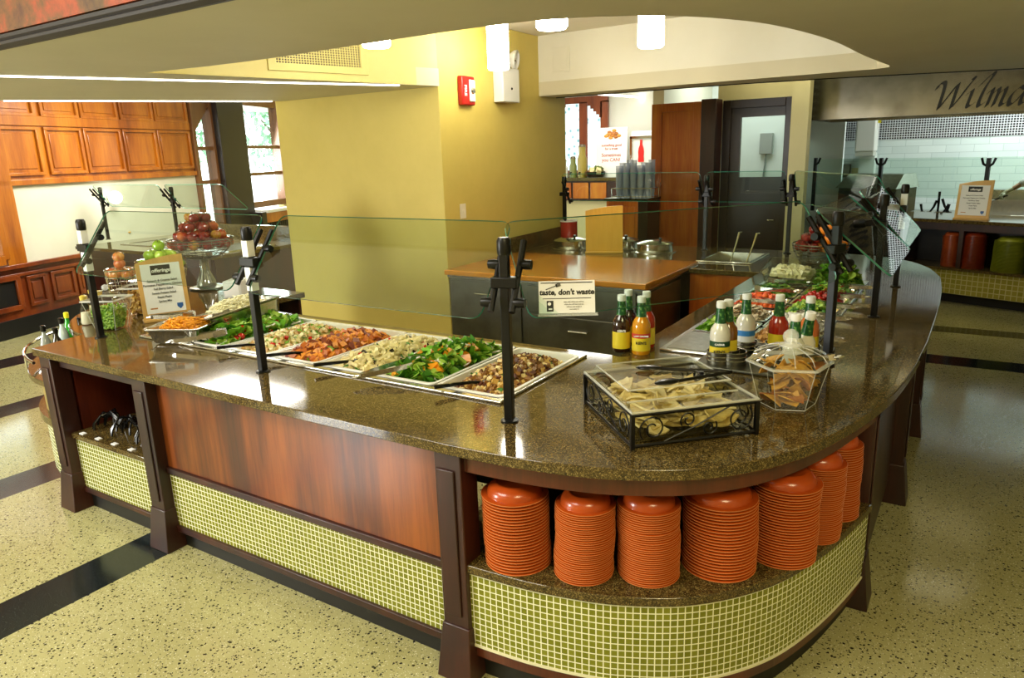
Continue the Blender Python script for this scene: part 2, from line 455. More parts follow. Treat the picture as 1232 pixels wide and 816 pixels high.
# hall behind and beside the camera
HALLW = noisy('hall wall paint', 'b8ac84', 'beb28a', 2, .6)
mb = MB().bx(6, 6.2, -4.4, 16, FZ, 4.6); struct('wall_right', mb, HALLW)
mb = MB().bx(-16, 6.2, -4.4, -4.2, FZ, 4.6); struct('wall_front', mb, HALLW)
mb = MB().bx(-16, 6.2, -4.4, 1.86, 4.4, 4.6); struct('ceiling_hall', mb, CEIL_W)
mb = MB().bx(-16, 6.2, 1.87, 16, 3.12, 3.3); struct('ceiling_back', mb, CEIL_W)
mb = MB().bx(-16, -7.25, 1.8, 1.86, 2.9, 4.4); struct('wall_fascia', mb, HALLW)

# ------------------------------------------------------------------ left wall (a plane that runs away to the left of the bar)
WP = V((-9.605, 3.715, 0)); WT = V((-.305, .952, 0)).normalized(); WN = V((WT.y, -WT.x, 0))     # WN points into the room
def wl(x, y):
    p = atp(x, y, WP, WN); return (p-WP).dot(WT), p.z
def ws(s, z, d=0): return WP + WT*s + WN*d + V((0, 0, z))
def wbox(mb, s0, s1, z0, z1, d0, d1, m=0):
    vs = [ws(s, z, d) for s in (s0, s1) for d in (d0, d1) for z in (z0, z1)]
    return mb.add(vs, [(0, 1, 3, 2), (4, 6, 7, 5), (0, 4, 5, 1), (2, 3, 7, 6), (0, 2, 6, 4), (1, 5, 7, 3)][::1], m)
sA = wl(12, 230)[0]                      # left edge of white wall field
sE = wl(233, 200)[0]                     # where panelling ends
sW0, sW1 = sE+.04, wl(257, 180)[0]       # first window
sC1 = wl(289, 180)[0]                    # dark column
sX0, sX1 = sC1+.02, wl(336, 180)[0]
ZR = 1.70; ZW = .765; ZTOP = 3.12
mb = MB()
wbox(mb, sA, sE, ZW, ZR, -.15, 0)
struct('wall_left', mb, WALLW)
wins = [(-1.35, sA-.24), (sW0, sW1), (sX0, sX1)]
mb = MB()
wbox(mb, -8.6, -1.42, FZ, 4.4, -.15, 0); struct('wall_left_near', mb, HALLW)
# upper oak panelling, one framed field per panel
mb = MB()
wbox(mb, -1.42, sE, ZR, ZTOP, -.15, .0)
wbox(mb, sA-.16, sE, ZR, ZR+.07, 0, .05); wbox(mb, sA-.16, sE, 2.40, 2.52, 0, .03)
cols = [(-8, 47), (57, 99), (104, 146), (151, 188), (192, 229)]
edges = [wl(a, 185)[0] for a, b in cols] + [sE+.02]
for k, (a, b) in enumerate(cols):
    s0, s1 = wl(a, 185)[0], wl(b, 185)[0]
    for z0, z1 in ((ZR+.13, 2.37), (2.53, 3.06)):
        for q0, q1, y0, y1 in ((s0-.02, s0+.02, z0, z1), (s1-.02, s1+.02, z0, z1), (s0-.02, s1+.02, z0-.02, z0+.02), (s0-.02, s1+.02, z1-.02, z1+.02)):
            wbox(mb, q0, q1, y0, y1, 0, .035)
        wbox(mb, s0+.06, s1-.06, z0+.06, z1-.06, 0, .012)
solo('wall_panelling', mb, W_OAK, kind='structure', bevel=.006)
# wainscot with rail, raised panels and one black opening
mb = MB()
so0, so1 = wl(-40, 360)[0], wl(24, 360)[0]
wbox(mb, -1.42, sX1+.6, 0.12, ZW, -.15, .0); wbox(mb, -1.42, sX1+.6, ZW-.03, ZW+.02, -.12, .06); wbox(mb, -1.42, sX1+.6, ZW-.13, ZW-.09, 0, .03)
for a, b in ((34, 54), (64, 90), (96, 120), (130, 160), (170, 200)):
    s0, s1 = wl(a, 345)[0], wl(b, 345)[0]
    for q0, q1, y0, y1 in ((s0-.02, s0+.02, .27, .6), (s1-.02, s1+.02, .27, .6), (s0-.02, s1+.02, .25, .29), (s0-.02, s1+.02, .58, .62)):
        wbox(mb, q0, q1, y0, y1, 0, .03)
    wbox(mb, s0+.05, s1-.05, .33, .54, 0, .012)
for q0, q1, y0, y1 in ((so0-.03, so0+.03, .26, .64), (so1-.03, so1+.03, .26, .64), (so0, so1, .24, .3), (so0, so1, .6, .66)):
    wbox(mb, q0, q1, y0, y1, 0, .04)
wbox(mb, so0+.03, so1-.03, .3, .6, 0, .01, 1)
solo('wall_wainscot', mb, [W_OAKD, FLATBLK], kind='structure', bevel=.005)
mb = MB(); wbox(mb, -1.42, sX1+.6, FZ, .14, -.02, .03); struct('baseboard_left', mb, FLATBLK)
def window(nm, s0, s1, z0, z1, rails, mat, arch=False):
    f = MB(); w = .055
    wbox(f, s0-.02, s0+w, z0, z1, -.12, .06); wbox(f, s1-w, s1+.02, z0, z1, -.12, .06)
    wbox(f, s0+w, s1-w, z0-.06, z0+.05, -.12, .08); wbox(f, s0+w, s1-w, z1-.05, z1+.4, -.12, .06)
    for z in rails: wbox(f, s0+w, s1-w, z-.03, z+.03, -.08, .03)
    if arch:
        pts = [(s0+w, 1.9)]
        for k in range(9):
            a = PI/2*k/8; pts.append((s0+w+(s1-s0-2*w)*math.sin(a)*1.0, 2.36+.42*(math.sin(a))))
        for k in range(1, len(pts)-1):
            (a0, b0), (a1, b1) = pts[k], pts[k+1]
            vs = [ws(a0, b0, .03), ws(a1, b1, .03), ws(a1, z1, .03), ws(a0, z1, .03), ws(a0, b0, -.05), ws(a1, b1, -.05), ws(a1, z1, -.05), ws(a0, z1, -.05)]
            f.add(vs, [(0, 1, 2, 3), (7, 6, 5, 4), (0, 4, 5, 1)])
    o = struct(nm, f, mat, bevel=.004)
    g = MB(); wbox(g, s0+w, s1-w, z0+.05, z1-.05, -.045, -.035)
    part('glass', g, WINGL, o, smooth=0).matrix_parent_inverse = o.matrix_basis.inverted()
W_SASH = wood('brown window sash', '4a2a12', '6e4420', '7d5228', 'z', 1, .4, .2)
window('window_1', wins[0][0], wins[0][1], .86, 2.6, (1.6,), W_OAK)
window('window_2', sW0, sW1, .84, 2.9, (2.12, 1.58), W_SASH, True)
window('window_3', sX0, sX1, 1.12, 2.9, (2.14, 1.66), W_SASH)
mb = MB(); wbox(mb, sA-.25, sA+.0, ZW, 3.1, -.12, .05); struct('trim_3', mb, W_OAK)
mb = MB(); wbox(mb, -1.42, sA-.24, 2.6, 3.12, -.12, 0); wbox(mb, sW0, sX1+.6, 2.9, 3.12, -.15, 0); struct('wall_left_upper', mb, W_OAK)
mb = MB(); wbox(mb, sW1, sC1, FZ, 3.1, -.14, .16); struct('trim_4', mb, W_BLACKBR, bevel=.01)
mb = MB(); wbox(mb, sX1, sX1+.9, .8, 3.1, -.15, 0); struct('wall_left_far', mb, YEL_L)
mb = MB(); wbox(mb, sX1+.58, sX1+.75, FZ, 3.1, -.2, 3.2); struct('wall_left_end', mb, YEL_L)
# white wooden sill shelf and slatted radiator cover under the far window
rc = thing('radiator_cover', 'wooden radiator cover with dark slatted grille and white top under the far window', 'radiator cover', ws((sX0+sX1)/2, FZ, .2))
def rbox(z0, z1, d0, d1, e=0): q = MB(); wbox(q, sX0-.02+e, sX1+.3-e, z0, z1, d0, d1); return q
part('top', rbox(.98, 1.03, .06, .42), pm('white sill', 'e6e4dc', .3), rc, True, bevel=.004)
part('rail', rbox(.80, .98, .3, .36), W_OAK, rc, True, bevel=.004)
part('rail', rbox(.40, .56, .3, .36), W_OAK, rc, True, bevel=.004)
part('kick', rbox(FZ, .40, .06, .34), W_BLACKBR, rc, True)
q = MB()
n = 22
for k in range(n):
    s = sX0 + (sX1+.3-sX0)*(k+.5)/n; wbox(q, s-.014, s+.014, .56, .80, .3, .34)
wbox(q, sX0, sX1+.3, .56, .8, .27, .29)
part('grille', q, W_BLACKBR, rc, True)
q = MB(); wbox(q, sX0-.16, sX0-.02, FZ, 1.0, .06, .38); part('post', q, W_BLACKBR, rc, True)

# outdoors: two trees seen through the glass, and pale paving
mb = MB().bx(-60, -16, -20, 40, -.3, -.25); struct('ground_outside', mb, pm('pale paving', 'd8d6cc', .8))
def tree(x, y, h, seed, lab):
    rr = random.Random(seed)
    o = thing('tree', lab, 'tree', (x, y, -.25))
    b = MB().tube([(0, 0, 0), (.08, .02, h*.35), (-.05, .1, h*.7)], [.2, .15, .07], 8)
    for k in range(7):
        a = k*2.4; b.tube([(0, 0, h*(.3+.06*k)), (math.cos(a)*.9, math.sin(a)*.9, h*(.42+.07*k))], [.06, .02], 6)
    part('trunk', b, pm('bark', '5a5040', .8), o)
    c = MB()
    for k in range(1500):
        u = V((rr.gauss(0, 1), rr.gauss(0, 1), rr.gauss(0, 1))).normalized()*(rr.random()**.4)
        p = V((u.x*1.9, u.y*1.9, h*.66+u.z*h*.42)); e = Euler((rr.random()*6, rr.random()*6, rr.random()*6)).to_matrix()
        s = .09+.09*rr.random()
        c.add([p+e @ V((-s, 0, 0)), p+e @ V((0, -s*.5, .02)), p+e @ V((s, 0, 0)), p+e @ V((0, s*.5, .02))], [(0, 1, 2, 3)], rr.randrange(2))
    part('crown', c, [pm('leaf green', '7aa884', .6), pm('pale leaf green', 'a4c8a4', .6)], o, smooth=0, kind='stuff')
tree(-20.5, 17.6, 6.2, 3, 'leafy green tree outside the far window beside the dark column')
tree(-22.5, 14.2, 5.6, 5, 'leafy green tree outside the arched window at the end of the panelling')

# ------------------------------------------------------------------ back wall with the dark door, partition, kitchen
YD = 9.2
xa, xb = aty(868, 200, YD).x, aty(949, 200, YD).x
ztop = 2.42
mb = MB().bx(aty(861, 200, YD).x, xa, YD, YD+.12, FZ, 3.1).bx(xb, aty(973, 150, YD).x, YD-.05, YD+.14, FZ, 3.1).bx(xa, xb, YD, YD+.12, ztop, 3.1)
struct('wall_back', mb, noisy('pale yellow cream paint', 'd6cf9e', 'dcd6a8', 2, .6))
dr = struct('door_1', MB().bx(xa, xa+.1, YD-.03, YD+.1, FZ, ztop).bx(xb-.07, xb, YD-.03, YD+.1, FZ, ztop).bx(xa+.1, xb-.07, YD-.03, YD+.1, ztop-.1, ztop), W_BLACKBR, bevel=.006)
px0, px1 = aty(890, 180, YD).x, aty(945, 180, YD).x
pz0, pz1 = aty(917, 213, YD).z, aty(917, 140, YD).z
lf = MB().bx(xa+.1, px0, YD, YD+.05, FZ+.01, ztop-.1).bx(px1, xb-.07, YD, YD+.05, FZ+.01, ztop-.1).bx(px0, px1, YD, YD+.05, FZ+.01, pz0).bx(px0, px1, YD, YD+.05, pz1, ztop-.1)
d_inv = dr.matrix_basis.inverted
o = part('door_leaf', lf, W_BLACKBR, dr); o.matrix_parent_inverse = d_inv()
o = part('glass', MB().bx(px0, px1, YD+.02, YD+.03, pz0, pz1), WINGL, dr); o.matrix_parent_inverse = d_inv()
o = part('handle', MB().tube([(xb-.13, YD-.01, 1.0), (xb-.13, YD-.06, 1.0), (xb-.2, YD-.06, 1.0)], .011), STEEL, dr); o.matrix_parent_inverse = d_inv()
# pantry room behind the door pane
mb = MB().bx(-4.2, -1.7, 11.4, 11.5, FZ, 3.1); struct('wall_pantry', mb, pm('pale blue white wall', 'dfe8e4', .5))
eb = thing('electrical_box', 'grey electrical box with conduit on the pantry wall behind the door glass', 'electrical box', (-2.75, 11.4, 1.75))
part('body', MB().bx(-.09, .09, -.09, 0, 0, .3), pm('grey enamel', '9aa09c', .4), eb, bevel=.008)
part('conduit', MB().tube([(.0, -.04, 0), (-.02, -.04, -.3), (.01, -.04, -.8)], .014), pm('grey conduit', '7f8884', .4), eb)
# cherry partition beside the door
YP = 8.9
a, b = aty(783, 200, YP).x, aty(842, 200, YP).x
zt = aty(812, 124, YP).z
pt = thing('wood_partition', 'tall cherry wood partition panel standing left of the dark door', 'partition', ((a+b)/2, YP+.05, FZ))
part('field', MB().bx(a, b, YP+.02, YP+.08, FZ, zt), W_RED, pt, True)
q = MB().bx(a, a+.13, YP, YP+.1, FZ, zt).bx(b-.1, b, YP, YP+.1, FZ, zt).bx(a+.13, b-.1, YP, YP+.1, zt-.1, zt).bx(a+.13, b-.1, YP, YP+.1, FZ, .2)
part('frame', q, W_RED, pt, True, bevel=.006)
c = aty(862, 200, YP).x
part('side_post', MB().bx(b+.002, c-.02, YP-.03, YP+.22, FZ, zt+.02), W_BARD, pt, True, bevel=.01)
# room behind on the left: walls, patterned window, counter
mb = MB().bx(-11.2, -3.6, 13.0, 13.1, FZ, 3.1); struct('wall_servery', mb, pm('servery white wall', 'd9d8cc', .5))
mb = MB().bx(-3.75, -3.6, 9.4, 13, FZ, 3.1); struct('wall_servery_side', mb, WHITE)
pat = pm('patterned lit glass', 'bcd4d8', .3, emit='bcd6da', estr=.9); t = NT(pat)
vo = t.new('ShaderNodeTexVoronoi'); vo.inputs['Scale'].default_value = 9; t.to(t.coord(), vo.inputs['Vector'])
col = t.ramp(vo.outputs['Distance'], [(.15, '5e8a94'), (.45, 'cfe4e6')]); t.to(col, t.b.inputs['Emission Color']); t.to(col, t.b.inputs['Base Color'])
Yw = 12.92
x0, x1, x2, x3 = [aty(k, 150, Yw).x for k in (664, 699, 704, 724)]
z0, z1 = aty(690, 205, Yw).z, aty(690, 127, Yw).z
fr = MB().bx(x0, x1+.03, Yw, Yw+.06, z0-.1, z0).bx(x1-.04, x2+.04, Yw, Yw+.06, z0, z1+.05).bx(x3-.03, x3+.12, Yw, Yw+.06, z0-.1, z1+.05).bx(x0, x3+.12, Yw, Yw+.06, z1+.03, z1+.15).bx(x0-.12, x0, Yw, Yw+.06, z0-.1, z1+.15)
# pointed-arch corners
for (p, q, d) in ((x0, x0+.3, 1), (x3-.28, x3, -1)):
    e = p if d > 0 else q
    for k in range(5):
        fr.bx(e, e+d*.3*(1-k/5), Yw, Yw+.05, z1+.03-.055*(k+1), z1+.03-.055*k)
w4 = struct('window_4', fr, W_OAKD)
o = part('glass', MB().bx(x0, x3, Yw+.03, Yw+.05, z0, z1+.05), pat, w4); o.matrix_parent_inverse = w4.matrix_basis.inverted()
# kitchen: tiled back wall, side wall, hood with the sign
YK = 12.6
zb0, zb1 = 1.9, 2.29
k = MB().bx(-2.6, 6, YK+.004, YK+.15, FZ, zb0)
k.add([(-2.6, YK, FZ), (6, YK, FZ), (6, YK, zb0), (-2.6, YK, zb0)], [(0, 1, 2, 3)], uvs=[((0, 0), (8.6, 0), (8.6, zb0), (0, zb0))])
struct('wall_kitchen_tile', k, TILE_W)
k = MB(); k.add([(-2.6, YK-.01, zb0), (6, YK-.01, zb0), (6, YK-.01, 3.1), (-2.6, YK-.01, 3.1), (-2.6, YK+.15, zb0), (6, YK+.15, zb0), (6, YK+.15, 3.1), (-2.6, YK+.15, 3.1)],
    [(0, 1, 2, 3), (7, 6, 5, 4), (0, 4, 5, 1), (3, 2, 6, 7)], uvs=[((-2.6, 0), (6, 0), (6, 1.2), (-2.6, 1.2))]+[((0, 0),)*4]*3)
struct('wall_kitchen_mosaic', k, TILE_K)
xk = aty(971, 200, 9.4).x
k = MB(); p0, p1 = (xk-.02, 9.4), (-2.42, YK-.02)
k.wall([p0, p1], FZ, 1.93, 0); k.wall([p0, p1], 1.93, 3.1, 1)
k.wall([(p1[0]-.14, p1[1]), (p0[0]-.14, p0[1])], FZ, 3.1, 0); k.wall([(p0[0]-.14, p0[1]), p0], FZ, 3.1, 0)
struct('wall_kitchen_side', k, [pm('kitchen side wall', 'c9d4c8', .4), mosaic('dark stacked kitchen strip tile', '15150f', '22221a', '8f8f80', pitch=.085, gap=.12)])
# ================================================================== SALAD BAR
ZC = .91
OC = smooth_path([(-1.5, 1.866), (-1.22, 1.885), (-.99, 1.93), (-.84, 1.985), (-.68, 2.075), (-.54, 2.21), (-.42, 2.39), (-.33, 2.62), (-.26, 2.88), (-.2, 3.2), (-.165, 3.6)], 4)
outer = [(-4.45, 1.866)] + OC + [(-.145, 4.1), (-.14, 4.6), (-.14, 5.1), (-.15, 5.6), (-.18, 6.1)] + smooth_path([(-.18, 6.1), (-.27, 6.5), (-.42, 6.82), (-.62, 7.02), (-.95, 7.14), (-1.4, 7.18)], 3)[1:] + \
    [(-3.93, 7.18), (-3.905, 6.14), (-2.0, 6.14), (-2.0, 5.86), (-1.42, 5.86), (-1.42, 3.17), (-4.3, 3.17), (-4.3, 3.75), (-5.4, 3.75)] + \
    smooth_path([(-5.46, 3.3), (-5.41, 2.85), (-5.25, 2.57), (-5.05, 2.39), (-4.85, 2.27), (-4.62, 2.2), (-4.53, 2.2)], 2)
TX0, TX1, TY0, TY1 = -4.11, -1.55, 2.30, 3.08        # cold pan on the front run
BX0, BX1, BY0, BY1 = -1.28, -.61, 3.34, 5.70          # cold pan on the right run
SX0, SX1, SY0, SY1 = -2.06, -1.58, 6.22, 6.86          # little well on the back run
def rect(x0, x1, y0, y1): return [(x0, y0), (x1, y0), (x1, y1), (x0, y1)]
bar = thing('salad_bar', 'long curved salad bar with brown granite top, mahogany front and olive mosaic base', 'salad bar', (-2.6, 2.6, FZ))
mb = MB().prism(outer, .868, ZC, [rect(TX0+.03, TX1-.03, TY0+.03, TY1-.03), rect(BX0+.03, BX1-.03, BY0+.03, BY1-.03), rect(SX0+.03, SX1-.03, SY0+.03, SY1-.03)])
part('countertop', mb, GRAN, bar, True, bevel=.006, label='polished speckled brown granite countertop')

# front run: pilasters, panel, tile, open shelf
def pilaster(cx, cy, ang, w=.118, mat=W_BARD):
    M = Matrix.Translation((cx, cy, 0)) @ Matrix.Rotation(ang, 4, 'Z')
    p = part('pilaster', MB().bx(-w/2, w/2, 0, .10, .1, .868, 0, M), mat, bar, True, bevel=.004)
    q = MB().bx(-w/2+.012, w/2-.028-.0, -.008, .0, .2, .80, 0, M)
    part('raised_moulding', q, mat, p, True, bevel=.005)
    q = MB(); h = .155; e = .022; zf = FZ
    vs = [V((sx*(w/2+(e if z < .01 else .004)), y, z)) for z in (zf, h) for sx in (-1, 1) for y in ((-e*1.6 if z < .01 else -.006), .12)]
    q.add([M @ v for v in vs], [(0, 2, 3, 1), (4, 5, 7, 6), (0, 4, 6, 2), (1, 3, 7, 5), (0, 1, 5, 4), (2, 6, 7, 3)])
    part('plinth', q, mat, p, True, bevel=.004)
YF = 1.90
for cx in (-4.375, -3.455, -1.515): pilaster(cx, YF-.012, 0)
part('front_panel', MB().bx(-3.396, -1.574, 1.945, 1.965, .385, .868), W_BAR, bar, True)
for zz in (.35, .02): part('panel_rail', MB().bx(-3.396, -1.574, 1.93, 1.965, zz, zz+.033), W_BARD, bar, True, bevel=.003)
part('tile_band', MB().wall([(-3.396, 1.945), (-1.574, 1.945)], .05, .35, th=.02), TILE, bar, True)
part('kick_board', MB().bx(-4.3, -1.5, 1.965, 1.985, FZ, .03), FLATBLK, bar, True)
# open bay on the left
part('tile_band', MB().wall([(-4.316, 1.945), (-3.514, 1.945)], .06, .37, th=.02), TILE, bar, True)
for zz, zz2 in ((.03, .06), (.80, .868)): part('panel_rail', MB().bx(-4.316, -3.514, 1.932, 1.965, zz, zz2), W_BARD, bar, True, bevel=.003)
part('shelf', MB().bx(-4.316, -3.514, 1.925, 2.40, .37, .40), GRAN, bar, True, bevel=.003)
part('bay_lining', MB().bx(-4.316, -3.514, 2.40, 2.42, .06, .868).bx(-4.40, -4.318, 2.0, 2.42, .06, .868).bx(-3.512, -3.41, 2.0, 2.42, .06, .868), W_CURVE, bar, True)
# curved corner: mahogany apron, granite plate shelf, mosaic band
CV = [p for p in OC if p[1] < 3.12]
CV[0] = (-1.456, 1.866)
def inset(d, path=CV): return offset(path, d)
part('apron', MB().wall(inset(.045), .795, .868, th=.03), W_CURVE, bar, True)
sh_o = inset(.030)
inner = [(-.42, 3.02), (-.5, 3.02), (-.52, 2.9), (-.62, 2.65), (-.8, 2.44), (-1.05, 2.32), (-1.2, 2.29), (-1.456, 2.27)]
inner = [(-.42, 3.10), (-.60, 3.10), (-.66, 2.86), (-.79, 2.62), (-.98, 2.42), (-1.2, 2.32), (-1.456, 2.30)]
part('plate_shelf', MB().prism(sh_o+inner, .39, .425), GRAN, bar, True, bevel=.004)
part('curved_lining', MB().wall(list(reversed([(-.56, 3.12)]+inner[1:]+[(-1.458, 2.3)]))[::1], .1, .868, th=.015), W_BARD, bar, True)
part('tile_band', MB().wall(inset(.042), .085, .385, th=.025), TILE, bar, True, label='curved band of olive mosaic tiles')
part('tile_edge_strip', MB().wall(inset(.037), .076, .086, th=.03), pm('pale metal strip', 'd8d4b0', .3), bar, True)
part('bottom_rail', MB().wall(inset(.045), .03, .076, th=.03), W_CURVE, bar, True)
part('kick_board', MB().wall(inset(.085), FZ, .04, th=.02), FLATBLK, bar, True)
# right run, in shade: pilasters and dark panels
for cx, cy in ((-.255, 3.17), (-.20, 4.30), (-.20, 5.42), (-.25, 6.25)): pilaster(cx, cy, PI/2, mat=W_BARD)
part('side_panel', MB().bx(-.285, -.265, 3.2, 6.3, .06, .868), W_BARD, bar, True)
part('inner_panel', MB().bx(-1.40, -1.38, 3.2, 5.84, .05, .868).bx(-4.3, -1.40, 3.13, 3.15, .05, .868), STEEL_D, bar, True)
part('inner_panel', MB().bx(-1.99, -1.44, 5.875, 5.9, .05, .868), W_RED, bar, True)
part('back_panel', MB().bx(-3.9, -.9, 7.08, 7.1, .05, .868), W_BARD, bar, True)
part('backsplash', MB().prism([(-3.868, 5.93), (-3.9, 6.14), (-3.93, 7.16), (-3.95+.0, 7.16), (-3.90, 5.93)], ZC, 1.075).bx(-3.9, -3.86, 5.93, 5.95, ZC-.02, 1.075), GRAN, bar, True)
# left end: lower rounded counter for dressings
LC = [( -4.44+ -math.sin(a)*1.0, 2.9-math.cos(a)*1.0) for a in [PI/2*k/14 for k in range(15)]]
LCr = list(reversed(LC))
low = part('lower_counter', MB().prism(LCr+[(-4.42, 2.35), (-5.3, 2.9)][:1]+[(-4.55, 2.45), (-5.2, 2.85)], .665, .70), GRAN, bar, True, bevel=.004, label='lower rounded granite ledge')
part('rounded_side', MB().wall(offset(LCr, .06), .45, .665, th=.02), noisy('brushed brass tone panel', '9c8a4a', 'a8965a', 6, .35, .2), bar, True)
part('ledge', MB().prism(offset(LCr, .02)+list(reversed(offset(LCr, .12))), .40, .45), GRAN, bar, True)
part('tile_band', MB().wall(offset(LCr, .045), .06, .40, th=.02), TILE, bar, True)
part('kick_board', MB().wall(offset(LCr, .12), FZ, .06, th=.02), FLATBLK, bar, True)
part('rail', MB().tube([(p[0], p[1], .80) for p in LC[1:]], .009, 8).tube([(*LC[4], .70), (*LC[4], .80)], .006).tube([(*LC[9], .70), (*LC[9], .80)], .006).tube([(*LC[13], .70), (*LC[13], .80)], .006), CHROME, bar, True, label='chrome rail round the lower ledge')
part('rounded_back', MB().wall([(-5.36, 3.7), (-5.4, 3.2), (-5.3, 2.9), (-5.1, 2.62), (-4.85, 2.42), (-4.55, 2.36), (-4.44, 2.36)], .70, .868, th=.02).wall([(-4.32, 3.7), (-5.36, 3.7)][::-1], .05, .868, th=.02), W_BARD, bar, True)
part('end_panel', MB().bx(-4.43, -4.41, 2.0, 2.4, .05, .868).bx(-5.38, -5.36, 2.95, 3.7, .05, .868), W_BARD, bar, True)

# cold pans let into the granite
def basin(nm, x0, x1, y0, y1, depth, label, cat, rim=.035, z=ZC):
    t = thing(nm, label, cat, ((x0+x1)/2, (y0+y1)/2, z))
    q = MB()
    lo = [(x0, y0), (x1, y0), (x1, y1), (x0, y1)]; li = [(x0+rim, y0+rim), (x1-rim, y0+rim), (x1-rim, y1-rim), (x0+rim, y1-rim)]
    q.prism(lo, z, z+.013, [li])
    part('rim', q, STEEL_B, t, True, bevel=.005)
    q = MB(); b = [(x0+rim+.015, y0+rim+.015), (x1-rim-.015, y0+rim+.015), (x1-rim-.015, y1-rim-.015), (x0+rim+.015, y1-rim-.015)]
    vs = [(*p, z+.012) for p in li]+[(*p, z-depth) for p in b]
    q.add(vs, [(i, i+4, (i+1) % 4+4, (i+1) % 4)[::1] for i in range(4)]+[(4, 5, 6, 7)])
    part('basin', q, STEEL, t, True, smooth=0)
    return t
basin('cold_well', TX0, TX1, TY0, TY1, .14, 'long stainless steel cold well holding the salad pans on the front counter', 'cold well')
basin('cold_well', BX0, BX1, BY0, BY1, .14, 'stainless steel cold well for toppings on the right run of the counter', 'cold well')
sw = basin('cold_well', SX0, SX1, SY0, SY1, .11, 'small steel well with ladles in it beside the butcher block', 'cold well')

# serving pans
def pan(x0, x1, y0, y1, z, depth, label, mat, group=None, rim=.016, M=None, cat='food pan', tilt=None):
    cx, cy = (x0+x1)/2, (y0+y1)/2; w, l = (x1-x0)/2, (y1-y0)/2
    def loop(i, zz, k=5):
        pts = []
        r = .03
        for (sx, sy, a0) in ((1, 1, 0), (-1, 1, PI/2), (-1, -1, PI), (1, -1, 3*PI/2)):
            for j in range(k):
                a = a0+PI/2*j/(k-1); pts.append((sx*(w-i-r)+r*math.cos(a), sy*(l-i-r)+r*math.sin(a), zz))
        return pts
    ls = [loop(0, -.004), loop(0, .002), loop(rim, .002), loop(rim+.006, -.012), loop(rim+.018, -depth+.01), loop(rim+.03, -depth)]
    n = 20; vs = [p for l_ in ls for p in l_]; fs = []
    for j in range(len(ls)-1):
        for i in range(n): fs.append((j*n+i, j*n+(i+1) % n, (j+1)*n+(i+1) % n, (j+1)*n+i))
    fs.append(tuple((len(ls)-1)*n+i for i in range(n)))
    # outside skin
    lo = [loop(0, -.004), loop(rim+.003, -.014), loop(rim+.026, -depth-.002)]
    b = len(vs); vs += [p for l_ in lo for p in l_]
    for j in range(2):
        for i in range(n): fs.append((b+j*n+i, b+(j+1)*n+i, b+(j+1)*n+(i+1) % n, b+j*n+(i+1) % n))
    fs.append(tuple(b+2*n+i for i in range(n))[::-1])
    m = MB().add(vs, fs)
    o = bpy.data.objects.new('food_pan', link_mesh('food_pan', m, mat, 40)); COL.objects.link(o); o.location = (cx, cy, z)
    if tilt: o.rotation_euler = tilt
    return props(o, label, cat, group)

# ------------------------------------------------------------------ sneeze guard posts and panes
def post(x, y, ang, label, name='glass_guard_post', ztop=1.58, z0=ZC, glare=False, lean=1, arms=(-1, 1)):
    """ang: direction of the customer's side is local -y"""
    t = thing(name, label, 'guard post', (x, y, z0), ang)
    h = ztop-z0
    part('pole', MB().bx(-.017, .017, -.017, .017, 0, h), BLACK, t, bevel=.003)
    part('cap', MB().lathe([(.0, 0), (.024, 0), (.026, .01), (.026, .05), (.02, .062), (0, .064)], 16, (0, 0, h-.035)), BLACK, t)
    part('foot_plate', MB().lathe([(.034, 0), (.034, .006), (.024, .010), (0, .010)], 20), BLACK, t)
    for s in arms:
        # arm follows the tilt of the glass: low and forward to high and back
        dy, dz = -.24*lean/.4, .33/.4
        a = part('clamp_arm', MB().tube([(s*.04, -.055*lean, 1.345-.91+(.91-ZC)), (s*.04, .115*lean, 1.58-.91)], .0125, 8), BLACK, t)
        for zz, yy in ((1.375-.91, -.03*lean), (1.50-.91, .06*lean)):
            q = MB().lathe([(0, -.02), (.017, -.02), (.019, 0), (.017, .022), (0, .022)], 12, (0, 0, 0), 0, Matrix.Translation((s*.062, yy, zz)) @ Matrix.Rotation(PI/2, 4, 'Y'))
            part('clamp_knob', q, BLACK, a)
    part('bracket', MB().bx(-.05, .05, -.022, .022, 1.425-.91, 1.465-.91), BLACK, t, bevel=.004)
    if glare:  # reflection on the glossy pole, put in as white boxes
        part('painted_glare', MB().bx(-.0195, .0195, -.0195, .0195, 1.31-.91, 1.42-.91).bx(-.0195, .0195, -.0195, .0195, 1.47-.91, 1.545-.91), pm('white painted reflection', 'f4f4f0', .15), t, label='bright reflection painted white on the pole')
    return t
def pane(bl, br, tr, tl, label, r=.05, th=.008, name='glass_shield'):
    bl, br, tr, tl = map(V, (bl, br, tr, tl))
    u = (br-bl).normalized(); n = u.cross(tl-bl).normalized()
    def corner(c, a, b, k=5):
        da = (a-c).normalized()*r; db = (b-c).normalized()*r; out = []
        for i in range(k):
            t_ = i/(k-1); out.append(c+da*(1-t_)**2+db*t_**2)
        return out
    P = corner(bl, tl, br)+corner(br, bl, tr)+corner(tr, br, tl)+corner(tl, tr, bl)
    N = len(P); m = MB()
    m.add([p+n*th/2 for p in P]+[p-n*th/2 for p in P], [tuple(range(N)), tuple(range(N, 2*N))[::-1]], 0)
    m.add([p+n*th/2 for p in P]+[p-n*th/2 for p in P], [(i, i+N, (i+1) % N+N, (i+1) % N) for i in range(N)], 1)
    return solo(name, m, [GLASS, GLASSEDGE], label, 'glass shield', smooth=0)
zb, zt_ = 1.315, 1.645
P1, P2, P3, P4 = (-1.42, 2.165), (-.51, 3.43), (-.445, 4.54), (-.43, 5.59)
post(-4.335, 2.20, 0, 'black guard post at the left end of the counter beside the pea jar', glare=True, arms=(1,))
post(-2.84, 2.17, 0, 'black guard post in front of the grain salad between two glass panes', glare=True)
